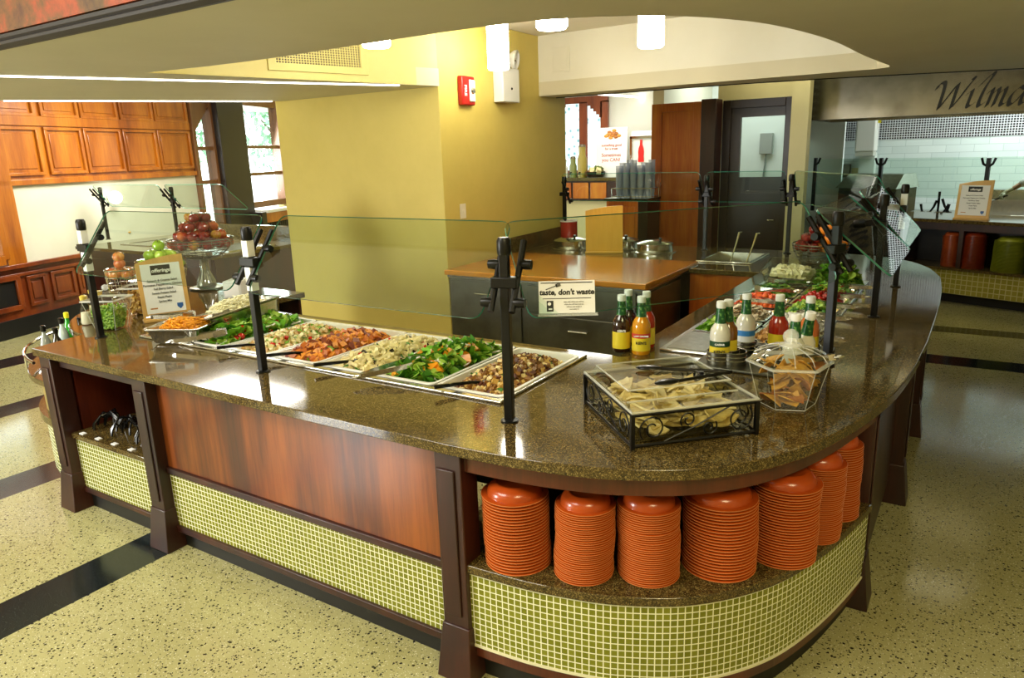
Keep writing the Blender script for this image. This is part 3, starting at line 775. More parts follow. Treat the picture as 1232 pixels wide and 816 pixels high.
post(*P1, .25, 'black guard post on the corner beside the taste, don\'t waste card')
post(*P2, 1.25, 'black guard post behind the cracker jar on the right run')
post(*P3, PI/2, 'black guard post halfway along the right run of the counter')
post(*P4, PI/2, 'black guard post at the far end of the right run', glare=True)
pane((-4.28, 2.09, zb), (-2.90, 2.09, zb), (-2.90, 2.33, zt_), (-4.28, 2.33, zt_), 'tilted glass pane in front of the cheese pans and fruit, left bay of the guard')
pane((-2.78, 2.09, zb), (-1.485, 2.09, zb), (-1.485, 2.33, zt_), (-2.78, 2.33, zt_), 'tilted glass pane over the penne and spinach salads, middle bay of the guard')
d = V((P2[0]-P1[0], P2[1]-P1[1], 0)); L = d.length; d.normalize(); nn = V((d.y, -d.x, 0))
a = V((*P1, 0))+d*.06; b = V((*P2, 0))-d*.05
up = V((0, 0, 1))
pane(a+nn*.08+up*zb, b+nn*.08+up*zb, b-nn*.16+up*zt_, a-nn*.16+up*zt_, 'tilted glass pane across the corner over the dressing bottles')
pane((-.29, 3.5, 1.32), (-.29, 4.47, 1.32), (-.62, 4.47, 1.605), (-.62, 3.5, 1.605), 'tilted glass pane over the broccoli and tomatoes on the right run')
pane((-.31, 4.61, 1.31), (-.31, 5.53, 1.31), (-.59, 5.53, 1.62), (-.59, 4.61, 1.62), 'tilted glass pane at the far end of the right run')
# back run guard (customers on the far side)
YB = 6.98
xs = [aty(679, 230, YB).x, aty(850, 230, YB).x, aty(951, 240, YB).x]
post(xs[0], YB, PI, 'black guard post on the back counter against the yellow pillar', ztop=1.60, arms=(-1,))
post(xs[1], YB, PI, 'black guard post on the back counter in front of the cherry partition', ztop=1.60)
post(xs[2], YB, PI, 'black guard post on the back counter right of the dark door', ztop=1.60)
def bpane(x0, x1, lab): return pane((x1, YB+.08, 1.37), (x0, YB+.08, 1.37), (x0, YB-.13, 1.66), (x1, YB-.13, 1.66), lab)
bpane(xs[0]+.03, xs[1]-.03, 'glass pane over the soup wells on the back counter')
bpane(xs[1]+.03, xs[2]-.03, 'glass pane in front of the dark door on the back counter')
pane((-.45, 5.65, 1.37), (xs[2]+.04, YB+.08, 1.37), (xs[2]+.04, YB-.10, 1.66), (-.60, 5.60, 1.66), 'glass pane over the orange bowl at the back corner')

# ------------------------------------------------------------------ butcher block work table
bt = thing('work_table', 'butcher block table with steel cabinet below against the yellow pillar', 'work table', (-2.95, 5.5, FZ))
part('top', MB().bx(-3.862, -2.0, 4.93, 6.12, .885, .93), W_BLOCK, bt, True, bevel=.008, label='butcher block top')
part('rim', MB().bx(-3.862, -2.03, 4.97, 6.1, .86, .885), STEEL, bt, True, bevel=.004)
part('body', MB().bx(-3.86, -2.06, 5.0, 5.86, .1, .86), STEEL_D, bt, True, bevel=.004)
for x0, x1, z0, z1 in ((-3.84, -3.12, .14, .84), (-3.06, -2.1, .62, .84), (-3.06, -2.1, .14, .60)):
    dd = part('drawer' if z0 > .5 else 'door', MB().bx(x0, x1, 4.985, 5.0, z0, z1), STEEL_D, bt, True, bevel=.004)
    xm = (x0+x1)/2; zh = (z0+z1)/2+.02 if z0 > .5 else z1-.1
    part('handle', MB().tube([(xm-.08, 4.985, zh), (xm-.08, 4.955, zh), (xm+.08, 4.955, zh), (xm+.08, 4.985, zh)], .008), STEEL, dd, True)
part('drawer', MB().bx(-2.06, -2.045, 5.04, 5.8, .62, .83), STEEL_D, bt, True, bevel=.004)
part('kick_board', MB().bx(-3.84, -2.1, 5.05, 5.8, FZ, .1), FLATBLK, bt, True)
# ================================================================== FOOD
def fmat(n, c, r=.45, coat=0): return pm(n, c, r, coat=coat)
LEAF = [fmat('spinach leaf', '3f7a16'), fmat('bright leaf', '6fa824'), fmat('pale leaf', 'a4c44a')]
ORG = fmat('orange segment', 'e8951a', .3); ONI = fmat('onion ring', 'e6dcd8', .3); TOM = fmat('tomato red', 'b81f10', .2)
def mound_z(u, v, h): return h*(1-u**4)*(1-v**4)
def mound(mb, w, l, h, m, n=12, rr=R):
    vs = []; fs = []
    for j in range(n+1):
        for i in range(n+1):
            u, v = 2*i/n-1, 2*j/n-1
            vs.append((u*w/2, v*l/2, mound_z(u, v, h)+(rr.uniform(-.006, .006) if 0 < i < n and 0 < j < n else 0)))
    for j in range(n):
        for i in range(n): fs.append((j*(n+1)+i, j*(n+1)+i+1, (j+1)*(n+1)+i+1, (j+1)*(n+1)+i))
    mb.add(vs, fs, m)
def eul(rr, flat=.5): return Matrix.Rotation(rr.random()*2*PI, 4, 'Z') @ Matrix.Rotation(rr.uniform(-flat, flat), 4, 'X') @ Matrix.Rotation(rr.uniform(-flat, flat), 4, 'Y')
def leaf(mb, M, s, m, rr):
    vs = []; n = 5
    c = rr.uniform(-.5, .6)
    for i in range(n):
        t_ = i/(n-1); wd = math.sin(PI*(.08+.87*t_))**.7*.34
        for k in (-1, 0, 1):
            vs.append(M @ V(((t_-.5)*s, k*wd*s, (abs(k)*.12+c*(t_-.5)**2*1.3+rr.uniform(-.06, .06))*s)))
    mb.add(vs, [(i*3+k, i*3+k+1, i*3+k+4, i*3+k+3) for i in range(n-1) for k in (0, 1)], m)
def torus(mb, M, r, q, m, n=14, k=5, arc=1.0):
    pts = [M @ V((r*math.cos(2*PI*arc*i/n), r*math.sin(2*PI*arc*i/n), 0)) for i in range(n)]
    mb.tube(pts, q, k, m, closed=arc == 1.0)
def chunk(mb, M, s, m, rr):
    vs = [M @ V((a*s*rr.uniform(.7, 1.2)/2, b*s*rr.uniform(.7, 1.2)/2, e*s*rr.uniform(.6, 1.1)/2)) for a in (-1, 1) for b in (-1, 1) for e in (-1, 1)]
    mb.add(vs, [(0, 1, 3, 2), (4, 6, 7, 5), (0, 4, 5, 1), (2, 3, 7, 6), (0, 2, 6, 4), (1, 5, 7, 3)], m)
def salad(name, loc, w, l, h, base, mats, recipe, label, cat, seed=1, rz=0, tilt=None):
    """recipe: list of (kind, count, size, material index or list)"""
    rr = random.Random(seed); mb = MB(); mound(mb, w, l, h*.8, base, rr=rr)
    for kind, cnt, size, mi in recipe:
        for _ in range(cnt):
            u, v = rr.uniform(-.9, .9), rr.uniform(-.9, .9)
            z = mound_z(u, v, h)*rr.uniform(.78, 1.04)
            T = Matrix.Translation((u*w/2, v*l/2, z)); s = size*rr.uniform(.75, 1.25); m = rr.choice(mi) if isinstance(mi, (list, tuple)) else mi
            if kind == 'leaf': leaf(mb, T @ eul(rr, .8), s, m, rr)
            elif kind == 'ring': torus(mb, T @ Matrix.Translation((0, 0, .006)) @ eul(rr, .5), s, s*.13, m)
            elif kind == 'curl': torus(mb, T @ eul(rr, .9), s, s*.42, m, 7, 5, .5)
            elif kind == 'chunk': chunk(mb, T @ eul(rr, 1), s, m, rr)
            elif kind == 'ball': mb.ball((0, 0, 0), s/2, m, 8, 5, (1, 1, .9), T)
            elif kind == 'penne':
                E_ = T @ eul(rr, .5); mb.tube([E_ @ V((-s/2, 0, 0)), E_ @ V((s/2, 0, 0))], s*.17, 7, m)
            elif kind == 'shred':
                E_ = T @ eul(rr, .5); mb.tube([E_ @ V((-s/2, 0, -.003)), E_ @ V((0, s*.1, .003)), E_ @ V((s/2, 0, -.003))], s*.07, 4, m)
            elif kind == 'slice':
                E_ = T @ eul(rr, .6); mb.lathe([(0, -s*.06), (s*.42, -s*.06), (s*.5, 0), (s*.42, s*.06), (0, s*.06)], 9, (0, 0, 0), m, E_)
    o = bpy.data.objects.new(name, link_mesh(name, mb, mats, 50)); COL.objects.link(o)
    o.location = loc; o.rotation_euler = tilt or (0, 0, rz)
    return props(o, label, cat, None, 'stuff')

PX = [-1.56-.366*k for k in range(7)]
ZP = .926
DEP = .09
names = ['white pan of nut and grain salad, first from the right end of the front counter', 'white pan of spinach salad with orange segments, second from the right end',
         'white pan of penne pasta salad, third from the right end', 'white pan of sweet potato salad, fourth from the right end',
         'white pan of chopped grain and vegetable salad, behind the guard post with painted glare', 'white pan of leafy salad with tomatoes beside the grated cheese pans']
YM, LL, WW = 2.69, .70, .355
for k in range(6):
    pan(PX[k+1]+.005, PX[k]-.005, TY0+.04, TY1-.04, ZP, .085, names[k], PANW if k != 3 else PANW, 'salad pans in the front cold well')
fw, fl = .30, .62
def sal(k, *a, **kw): return salad(kw.pop('name'), (PX[k]-.183, YM, ZP-.05), fw, fl, kw.pop('h'), *a, **kw)
sal(0, 0, [fmat('walnut brown', '8a5c1e'), fmat('tan pasta', 'c9a050'), fmat('pale bean', 'e0c98a'), fmat('dark raisin', '5a2a12'), LEAF[0]],
    [('chunk', 480, .02, [0, 0, 1, 2, 3]), ('ball', 180, .018, [1, 2, 0]), ('leaf', 25, .03, 4)], 'chopped nut and grain salad filling the pan nearest the corner', 'salad', name='grain_salad', h=.075, seed=11)
sal(1, 0, LEAF+[ORG, ONI], [('leaf', 330, .085, [0, 0, 1, 1, 2]), ('chunk', 40, .04, 3), ('ring', 24, .032, 4)], 'green spinach salad with orange segments and white onion rings', 'salad', name='spinach_salad', h=.10, seed=12)
sal(2, 1, [fmat('penne', 'd9c98c'), fmat('pale cream pasta', 'c4b47c'), fmat('black olive', '241c12', .25), TOM, LEAF[0]],
    [('penne', 380, .06, [0, 0, 1]), ('chunk', 80, .015, 2), ('chunk', 18, .02, 3), ('leaf', 80, .03, 4)], 'cream penne pasta salad with black olives and tomato pieces', 'salad', name='pasta_salad', h=.085, seed=13)
sal(3, 0, [fmat('sweet potato', 'bc6414'), fmat('roasted orange', 'd98a28'), LEAF[1], fmat('brown crust', '7c3408'), LEAF[2]],
    [('chunk', 460, .028, [0, 1, 1, 3]), ('leaf', 120, .032, [2, 4])], 'orange sweet potato cube salad flecked with green', 'salad', name='sweet_potato_salad', h=.085, seed=14)
sal(4, 0, [fmat('pale rice', 'c9b878'), fmat('cream grain', 'e6dcb0'), LEAF[1], TOM, fmat('beige bean', 'b8904c')],
    [('chunk', 420, .02, [0, 1, 4]), ('leaf', 190, .03, 2), ('chunk', 45, .018, 3)], 'chopped rice and vegetable salad with red and green flecks', 'salad', name='rice_salad', h=.08, seed=15)
sal(5, 0, LEAF+[TOM, ONI], [('leaf', 340, .085, [0, 1, 1, 2, 2]), ('ball', 34, .04, 3), ('ring', 26, .036, 4)], 'loose green leaf salad with cherry tomatoes and onion rings', 'salad', name='leaf_salad', h=.10, seed=16)
# two steel pans of cheese propped on the left end of the well
yp = pan(-.17, .17, -.145, .145, 0, .085, 'steel pan of grated orange cheddar in front of the white cheese pan', STEEL, rim=.012)
q = atz(221, 391, 1.0); yp.location = (q.x, q.y, 1.005); yp.rotation_euler = (0, 0, .42)
salad('cheddar_shreds', (q.x, q.y, .95), .25, .2, .085, 0, [fmat('cheddar', 'd98c10'), fmat('light cheddar', 'eba21c')], [('shred', 420, .05, [0, 1])], 'heap of shredded orange cheddar in the small steel pan', 'cheese', 17, rz=.42)
wp = pan(-.165, .165, -.235, .235, 0, .095, 'deep steel pan of grated white cheese tilted toward the bar behind the cheddar pan', STEEL, rim=.012)
q2 = atz(284, 382, .985); tl = (.16, -.12, -.35); wp.location = (q2.x-.02, q2.y+.03, 1.045); wp.rotation_euler = tl
salad('white_cheese_shreds', (q2.x-.02, q2.y+.03, .985), .24, .36, .11, 0, [fmat('white cheese', 'e6dcb0'), fmat('cream cheese', 'f2ecce')], [('shred', 480, .05, [0, 1])], 'heap of shredded white cheese in the tilted deep pan', 'cheese', 18, tilt=tl)

# toppings on the right run
tops = [  # px, py, size, kind
    ((873, 389), 'lettuce_pieces', 'steel pan of chopped pale lettuce behind the blue-labelled bottle', 'chopped pale green lettuce behind the blue-labelled bottle', [LEAF[2], LEAF[1]], [('leaf', 150, .05, [0, 1])]),
    ((902, 374), 'sliced_mushrooms', 'steel pan of sliced mushrooms in front of the carrots', 'sliced white mushrooms in front of the carrots', [fmat('mushroom white', 'd8ccae'), fmat('mushroom brown', '9a8058')], [('slice', 170, .042, [0, 0, 0, 1])]),
    ((922, 358), 'carrot_pieces', 'steel pan of carrot pieces on the inner side of the well', 'bright orange carrot pieces in a steel pan', [fmat('carrot', 'd9480a'), fmat('light carrot', 'ea6a1e')], [('ball', 200, .035, [0, 1]), ('chunk', 60, .03, [0, 1])]),
    ((944, 346), 'cucumber_pieces', 'steel pan of green cucumber pieces behind the carrots', 'chopped green cucumber behind the carrots', [LEAF[0], LEAF[1], LEAF[2]], [('slice', 120, .04, [0, 1, 2]), ('leaf', 60, .04, [0, 1])]),
    ((972, 413), 'crouton_pieces', 'steel pan of brown croutons at the near end of the toppings', 'brown crouton pieces at the near end of the toppings', [fmat('crouton', '9a6a2a'), fmat('light crouton', 'c09044')], [('chunk', 130, .026, [0, 1])]),
    ((990, 395), 'cottage_cheese', 'steel pan of white cottage cheese in front of the broccoli', 'smooth white cottage cheese mound in a steel pan', [fmat('cottage cheese', 'efeee2', .3)], [('ball', 120, .03, 0)]),
    ((987, 378), 'broccoli_florets', 'steel pan of broccoli florets between cottage cheese and tomatoes', 'green broccoli florets in front of the cherry tomatoes', [fmat('broccoli', '3f7a18'), fmat('pale broccoli', '9fbf46'), LEAF[0]], [('ball', 220, .026, [0, 1, 2]), ('chunk', 60, .028, [1])]),
    ((993, 364), 'cherry_tomatoes', 'steel pan of cherry tomatoes behind the broccoli', 'shiny red tomato pieces behind the broccoli', [TOM, fmat('dark tomato', '8e120a', .2)], [('ball', 170, .032, [0, 0, 1])]),
    ((1003, 349), 'pepper_strips', 'steel pan of green pepper strips behind the tomatoes', 'green pepper strips behind the tomatoes', [LEAF[1], LEAF[2], fmat('pepper red', 'a8401a')], [('shred', 160, .06, [0, 0, 1, 2]), ('leaf', 70, .05, [0, 1])]),
    ((1003, 333), 'lettuce_heap', 'steel pan of frilly green lettuce at the far end of the toppings', 'tall frilly green lettuce heap at the far end of the toppings', [LEAF[1], LEAF[2], LEAF[0]], [('leaf', 260, .09, [0, 0, 1, 2])]),
]
toppos = []
rowY = [3.98, 4.32, 4.68, 5.03]
slots = [(-1.10, 3.90), (-1.10, 4.25), (-1.10, 4.62), (-1.10, 4.98), (-.78, 3.79), (-.78, 4.12), (-.78, 4.45), (-.78, 4.78), (-.78, 5.11), (-.78, 5.45)]
for (sx, sy), (pp, nm, plab, flab, mats, rec) in zip(slots, tops):
    pan(sx-.155, sx+.155, sy-.16, sy+.16, ZP+.004, .09, plab, STEEL_B, 'topping pans in the right cold well', rim=.012)
    salad(nm, (sx, sy, ZP-.05), .26, .27, 1*.1 if 'heap' not in nm else .17, 0, mats, rec, flab, 'salad topping', seed=len(nm)*7)
part('cover_plate', MB().bx(-1.25, -1.055, 3.37, 3.735, ZC+.0135, ZC+.017), STEEL, bar, True)
# tilted acrylic bin of cheese cubes at the far inner corner
tp = pan(-.19, .19, -.17, .17, 0, .10, 'clear acrylic pan of cheese cubes propped up at the far inner end of the toppings', ACRYL, rim=.012)
tp.location = (-1.09, 5.42, 1.04); tp.rotation_euler = (.22, 0, 0)
salad('cheese_cubes', (-1.09, 5.42, .965), .28, .24, .055, 0, [fmat('cube cheese', 'd9d2a0'), fmat('cube cheese light', 'e6e0bc')], [('chunk', 110, .035, [0, 1])], 'pale cheese cubes in the propped up acrylic pan', 'cheese', 31, tilt=(.22, 0, 0))

# utensils
def spoon(p0, p1, label, mat, group, bowl=.03):
    p0, p1 = V(p0), V(p1); t = thing('serving_spoon', label, 'spoon', p0, 0, group)
    d = p1-p0
    part('handle', MB().tube([V((0, 0, 0)), d*.3+V((0, 0, .004)), d], [.006, .008, .010], 6), mat, t)
    M = Matrix.Translation(-d.normalized()*bowl*1.1) @ Matrix.Rotation(math.atan2(d.y, d.x), 4, 'Z')
    part('bowl', MB().ball((0, 0, 0), bowl, 0, 12, 8, (1.35, .9, .35), M), mat, t)
def tongs(base, ang, tilt, length, label, group=None, mat=None, spread=.055, roll=0):
    """hinge end at base, jaws at local +x"""
    mat = mat or STEEL_B
    t = thing('serving_tongs', label, 'tongs', base, 0, group)
    t.rotation_euler = (roll, tilt, ang)
    for s in (-1, 1):
        pts = [(0, 0, 0), (.02, s*.012, 0), (length*.5, s*(spread*.7), 0), (length*.8, s*spread*.75, 0), (length, s*spread*.25, 0)]
        q = MB()
        P = [V(p) for p in pts]
        for i in range(len(P)-1):
            a, b = P[i], P[i+1]; w = .011 if i < 3 else .018
            q.add([a+V((0, 0, -w)), b+V((0, 0, -w)), b+V((0, 0, w)), a+V((0, 0, w)), a+V((0, s*.003, -w)), b+V((0, s*.003, -w)), b+V((0, s*.003, w)), a+V((0, s*.003, w))],
                  [(0, 1, 2, 3), (7, 6, 5, 4), (0, 4, 5, 1), (3, 2, 6, 7)])
        part('arm', q, mat, t)
    part('hinge_loop', MB().tube([(0, -.012, 0), (-.018, -.014, 0), (-.03, 0, 0), (-.018, .014, 0), (0, .012, 0)], .004, 6), mat, t)
    return t
def at_pan(k, dx, y, z): return (PX[k]-.183+dx, y, z)
for k, lab in ((0, 'black serving spoon resting on the rim of the grain salad pan'), (2, 'black serving spoon resting on the rim of the penne pan'), (3, 'black serving spoon resting on the rim of the sweet potato pan'), (4, 'black serving spoon resting on the rim of the rice salad pan')):
    spoon(at_pan(k, -.01, 2.46, ZP+.005), at_pan(k, -.12, 2.27, ZP+.022), lab, BLACKP, 'serving spoons in the salad pans')
tongs(at_pan(1, -.16, 2.24, ZP+.022), 1.05, -.10, .30, 'steel tongs lying on the spinach salad', 'tongs on the salad pans')
tongs((-3.69, 2.24, ZP+.022), .72, -.12, .30, 'steel tongs lying on the leaf salad beside the cheddar pan', 'tongs on the salad pans')
tongs((-4.12, 2.40, 1.012), .62, -.03, .26, 'steel tongs lying across the grated cheddar pan', 'tongs on the salad pans')
tongs((-3.80, 2.47, 1.02), 1.0, -.10, .2, 'short steel tongs standing in the grated white cheese', 'tongs on the salad pans')
for sx, sy, an, lab in ((-.54, 4.17, 2.9, 'steel tongs with their loop over the edge beside the cottage cheese'), (-.54, 4.50, 2.9, 'steel tongs with their loop over the edge beside the broccoli'), (-.53, 4.83, 3.0, 'steel tongs with their loop over the edge beside the tomatoes'),
                        (-.53, 5.16, 3.05, 'steel tongs with their loop over the edge beside the pepper strips'), (-.95, 4.46, 2.8, 'steel tongs between the mushrooms and the broccoli'), (-.95, 4.86, 2.9, 'steel tongs between the carrots and the tomatoes'), (-.94, 5.22, 3.0, 'steel tongs in front of the cheese cubes')):
    tongs((sx, sy, ZP+.045), an, .02, .27, lab, 'tongs on the topping pans', spread=.045)

# ------------------------------------------------------------------ bottles
CAPW = pm('white cap', 'e8e8e2', .4)
FOIL = pm('green neck foil', '0f5a2a', .3); t = NT(FOIL); vv = t.noise(t.coord(), 55, 3); t.to(t.ramp(vv, [(.45, '0b4a20'), (.56, '13602c'), (.62, '6f9a52')]), t.b.inputs['Base Color'])
LABY = pm('yellow label', 'd8c024', .5); LABG = pm('dark green label', '12401f', .5)
def bottle(x, y, z, col, label, cap=CAPW, lab=LABY, red=None, words=None, tilt=None, name='dressing_bottle', h=1.0, band=None):
    t = thing(name, label, 'bottle', (x, y, z), 0, 'salad dressing bottles')
    r = .046
    body = pm(col[0], col[1], .15, coat=.6)
    part('body', MB().lathe([(0, 0), (r*.92, 0), (r, .008), (r, .135), (r*.93, .158), (r*.58, .185), (r*.48, .195), (r*.46, .2), (0, .2)], 24), body, t)
    part('neck_foil', MB().lathe([(.0, .0), (r*.56, 0), (r*.50, .03), (r*.42, .075), (0, .075)], 20, (0, 0, .185)), FOIL, t)
    part('cap', MB().lathe([(0, 0), (r*.46, 0), (r*.47, .004), (r*.46, .027), (r*.42, .03), (0, .03)], 20, (0, 0, .258)), cap, t)
    ang = math.atan2(-y, -x)
    if lab:
        q = MB(); n = 14; z0, z1 = .02, .105
        for i in range(n):
            a, b = ang-1.3+2.6*i/n, ang-1.3+2.6*(i+1)/n; rr_ = r+.0008
            q.add([(rr_*math.cos(a), rr_*math.sin(a), z0), (rr_*math.cos(b), rr_*math.sin(b), z0), (rr_*math.cos(b), rr_*math.sin(b), z1), (rr_*math.cos(a), rr_*math.sin(a), z1)], [(0, 1, 2, 3)])
        lo = part('label', q, lab, t)
        if band:
            q = MB()
            for i in range(n):
                a, b = ang-1.3+2.6*i/n, ang-1.3+2.6*(i+1)/n; rr_ = r+.0012
                q.add([(rr_*math.cos(a), rr_*math.sin(a), band[1]), (rr_*math.cos(b), rr_*math.sin(b), band[1]), (rr_*math.cos(b), rr_*math.sin(b), band[2]), (rr_*math.cos(a), rr_*math.sin(a), band[2])], [(0, 1, 2, 3)])
            part('label_band', q, band[0], lo)
        if words:
            for wd, zz, sz, mt in words:
                M = Matrix.Rotation(ang, 4, 'Z') @ Matrix.Translation((r+.0025, 0, zz)) @ Matrix.Rotation(PI/2, 4, 'Z') @ Matrix.Rotation(PI/2, 4, 'X')
                text('lettering', wd, sz, mt, lo, M, extrude=.0003, bold=.0006)
    if tilt: t.rotation_euler = tilt
    return t
LABR = pm('red label band', 'c02a18', .5); LABB = pm('blue label', '2f78b8', .5)
YTXT = pm('yellow print', 'e6d23a', .5); WTXT = pm('white print', 'f0f0ea', .5)
def bpos(px, py, zc): p = atz(px, py, zc); return p.x, p.y
for (px, py), col, lab, kw in (
    ((748, 355), ('balsamic brown', '2a140a'), 'dark brown dressing bottle with yellow label, front left of the four by the bread box', dict(words=[('KEN\'S', .112, .016, WTXT)])),
    ((756, 349), ('dark dressing', '24100a'), 'dark dressing bottle hidden behind the brown one by the bread box', dict()),
    ((772, 357), ('honey mustard', 'd08a12'), 'yellow orange dressing bottle with red band beside the bread box', dict(band=(LABR, .085, .108), words=[('LOW CALORIE', .097, .0105, WTXT), ('KEN\'S', .062, .02, INK)])),
    ((778, 351), ('french red', 'a82a12'), 'red dressing bottle behind the yellow orange one by the bread box', dict())):
    x, y = bpos(px, py, ZC+.286)
    bottle(x, y, ZC, col, lab, **kw)
# steel ring rack with bottles at the near end of the topping well
rk = [((868, 363), ('ranch white', 'd8d4c4'), 'white dressing bottle with green and yellow label at the left of the rack', dict(band=(LABG, .082, .108), words=[('CAESAR', .095, .012, WTXT), ('KEN\'S', .06, .02, INK)])),
      ((877, 361), ('italian brown', '7a4a12'), 'brown dressing bottle behind the white one in the rack', dict()),
      ((899, 353), ('cream white', 'd4d0c0'), 'white dressing bottle with a blue sticker in the rack', dict(lab=LABB and pm('pale label', 'cfd3d0', .5), band=(LABB, .085, .112))),
      ((939, 355), ('catalina red', '9c1e0c'), 'deep red dressing bottle in the middle of the rack', dict()),
      ((976, 357), ('thousand island', 'd2703a'), 'pink orange dressing bottle at the right back of the rack', dict()),
      ((958, 378), ('clear vinegar', 'c9cbb8'), 'pale dressing bottle with foil neck just behind the jar knob', dict(lab=None)),
      ((972, 374), ('cream blue cheese', 'd9d5c6'), 'leaning white dressing bottle right of the jar knob', dict(lab=None, tilt=(.12, .16, 0)))]
RZ = .926
rack_c = []
for (px, py), col, lab, kw in rk:
    x, y = bpos(px, py, RZ+.286)
    if kw.get('tilt'): x -= .03; y += .03
    bottle(x, y, RZ, col, lab, **kw); rack_c.append((x, y))
# steel rack that carries the bottles
rx0, rx1, ry0, ry1 = -1.04, -.52, 3.13, 3.72
rack = thing('bottle_rack', 'black and steel ring rack holding the dressing bottles at the near end of the well', 'bottle rack', ((rx0+rx1)/2, (ry0+ry1)/2, ZC+.001))
part('tray', MB().bx(rx0, rx1, ry0, ry1, RZ-.013, RZ-.001), STEEL_D, rack, True, bevel=.003)
for (x, y) in rack_c + [(-.88, 3.24), (-.76, 3.36), (-.70, 3.22)]:
    q = MB()
    q.openlathe([(.054, .0), (.056, .0), (.056, .055), (.054, .055), (.054, 0)], 24, (x, y, RZ))
    part('ring_holder', q, STEEL_D, rack, True)
    q = MB()
    for zz in (.018, .036, .056): torus(q, Matrix.Translation((x, y, RZ+zz)), .057, .0022, 0, 24, 5)
    part('wire_ring', q, CHROME, rack, True)

# ------------------------------------------------------------------ bread box with pita chips and tongs
ang = math.radians(45.5)
bb = thing('bread_box', 'black scroll iron caddy with clear acrylic box and lid full of pita chips', 'bread box', (-.915, 2.462, ZC), ang)
hw, hd = .232, .245                      # local x along the front edge, local y toward the back left
q = MB()
for z in (.012, .122):
    q.tube([(-hw, -hd, z), (hw, -hd, z), (hw, hd, z), (-hw, hd, z)], .0065, 6, closed=True)
for sx in (-1, 1):
    for sy in (-1, 1): q.bx(sx*hw-.007, sx*hw+.007, sy*hd-.007, sy*hd+.007, 0, .125)
for k in range(5): q.tube([(-hw, -hd+2*hd*(k+.5)/5, .012), (hw, -hd+2*hd*(k+.5)/5, .012)], .003, 5)
part('iron_frame', q, BLACK, bb)
def scroll(mb, M, cx, cz, r, a0, turns, sgn=1):
    pts = []
    for i in range(26):
        t_ = i/25; a = a0+sgn*turns*2*PI*t_; rr_ = r*(1-.72*t_)
        pts.append(M @ V((cx+rr_*math.cos(a), 0, cz+rr_*math.sin(a))))
    mb.tube(pts, .003, 6)
for side, M, w in (('front', Matrix.Translation((0, -hd, 0)), hw), ('left', Matrix.Translation((-hw, 0, 0)) @ Matrix.Rotation(PI/2, 4, 'Z'), hd), ('back', Matrix.Translation((0, hd, 0)), hw), ('right', Matrix.Translation((hw, 0, 0)) @ Matrix.Rotation(PI/2, 4, 'Z'), hd)):
    q = MB()
    scroll(q, M, -w*.68, .068, .05, PI*1.25, 1.5, -1); scroll(q, M, -w*.12, .085, .03, PI*1.2, 1.3, -1)
    scroll(q, M, w*.22, .05, .03, PI*.2, 1.3, -1); scroll(q, M, w*.72, .07, .05, PI*.25, 1.5, -1)
    q.tube([M @ V((-w*.5, 0, .018)), M @ V((0, 0, .06)), M @ V((w*.55, 0, .118))], .003, 6)
    part('scroll_work', q, BLACK, bb)
AED = pm('acrylic edge', 'eef0e8', .08); AED.node_tree.nodes['Principled BSDF'].inputs['Alpha'].default_value = .36
i_ = .012
q = MB()
for x0, x1, y0, y1 in ((-hw+i_, hw-i_, -hd+i_, -hd+i_+.004), (-hw+i_, hw-i_, hd-i_-.004, hd-i_), (-hw+i_, -hw+i_+.004, -hd+i_+.004, hd-i_-.004), (hw-i_-.004, hw-i_, -hd+i_+.004, hd-i_-.004)):
    q.bx(x0, x1, y0, y1, .016, .126)
q.bx(-hw+i_+.004, hw-i_-.004, -hd+i_+.004, hd-i_-.004, .016, .020)
part('acrylic_bin', q, ACRYL, bb, smooth=0)
q = MB()
q.prism([(-hw-.004, -hd-.004), (hw+.004, -hd-.004), (hw+.004, hd+.004), (-hw-.004, hd+.004)], .127, .136, [[(-hw+.02, -hd+.1), (hw-.02, -hd+.1), (hw-.02, hd-.02), (-hw+.02, hd-.02)]])
lr = part('lid_rim', q, ACRYL, bb, smooth=0)
q = MB().tube([(-hw-.002, -hd-.002, .132), (hw+.002, -hd-.002, .132), (hw+.002, hd+.002, .132), (-hw-.002, hd+.002, .132)], .005, 6, closed=True).tube([(-hw+.02, -hd+.1, .134), (hw-.02, -hd+.1, .134)], .004, 6)
part('rim_edge', q, AED, lr)
q = MB()
b0 = [(-hw+.02, -hd+.1), (hw-.02, -hd+.1), (hw-.02, hd-.02), (-hw+.02, hd-.02)]; b1 = [(-hw+.035, -hd+.125), (hw-.035, -hd+.125), (hw-.035, hd-.035), (-hw+.035, hd-.035)]
vs = [(*p, .136) for p in b0]+[(*p, .168) for p in b1]
q.add(vs, [(i, (i+1) % 4, (i+1) % 4+4, i+4) for i in range(4)]+[(4, 5, 6, 7)])
lid = part('raised_lid', q, ACRYL, bb, smooth=0)
q = MB(); q.tube([(*p, .167) for p in b1], .0035, 6, closed=True); part('lid_edge', q, AED, lid)
PITA = [noisy('pita bread', 'd8c684', 'eadca8', 40, .7, lo=.3, hi=.7), noisy('toasted pita', 'c4aa5e', 'dcc880', 40, .7)]
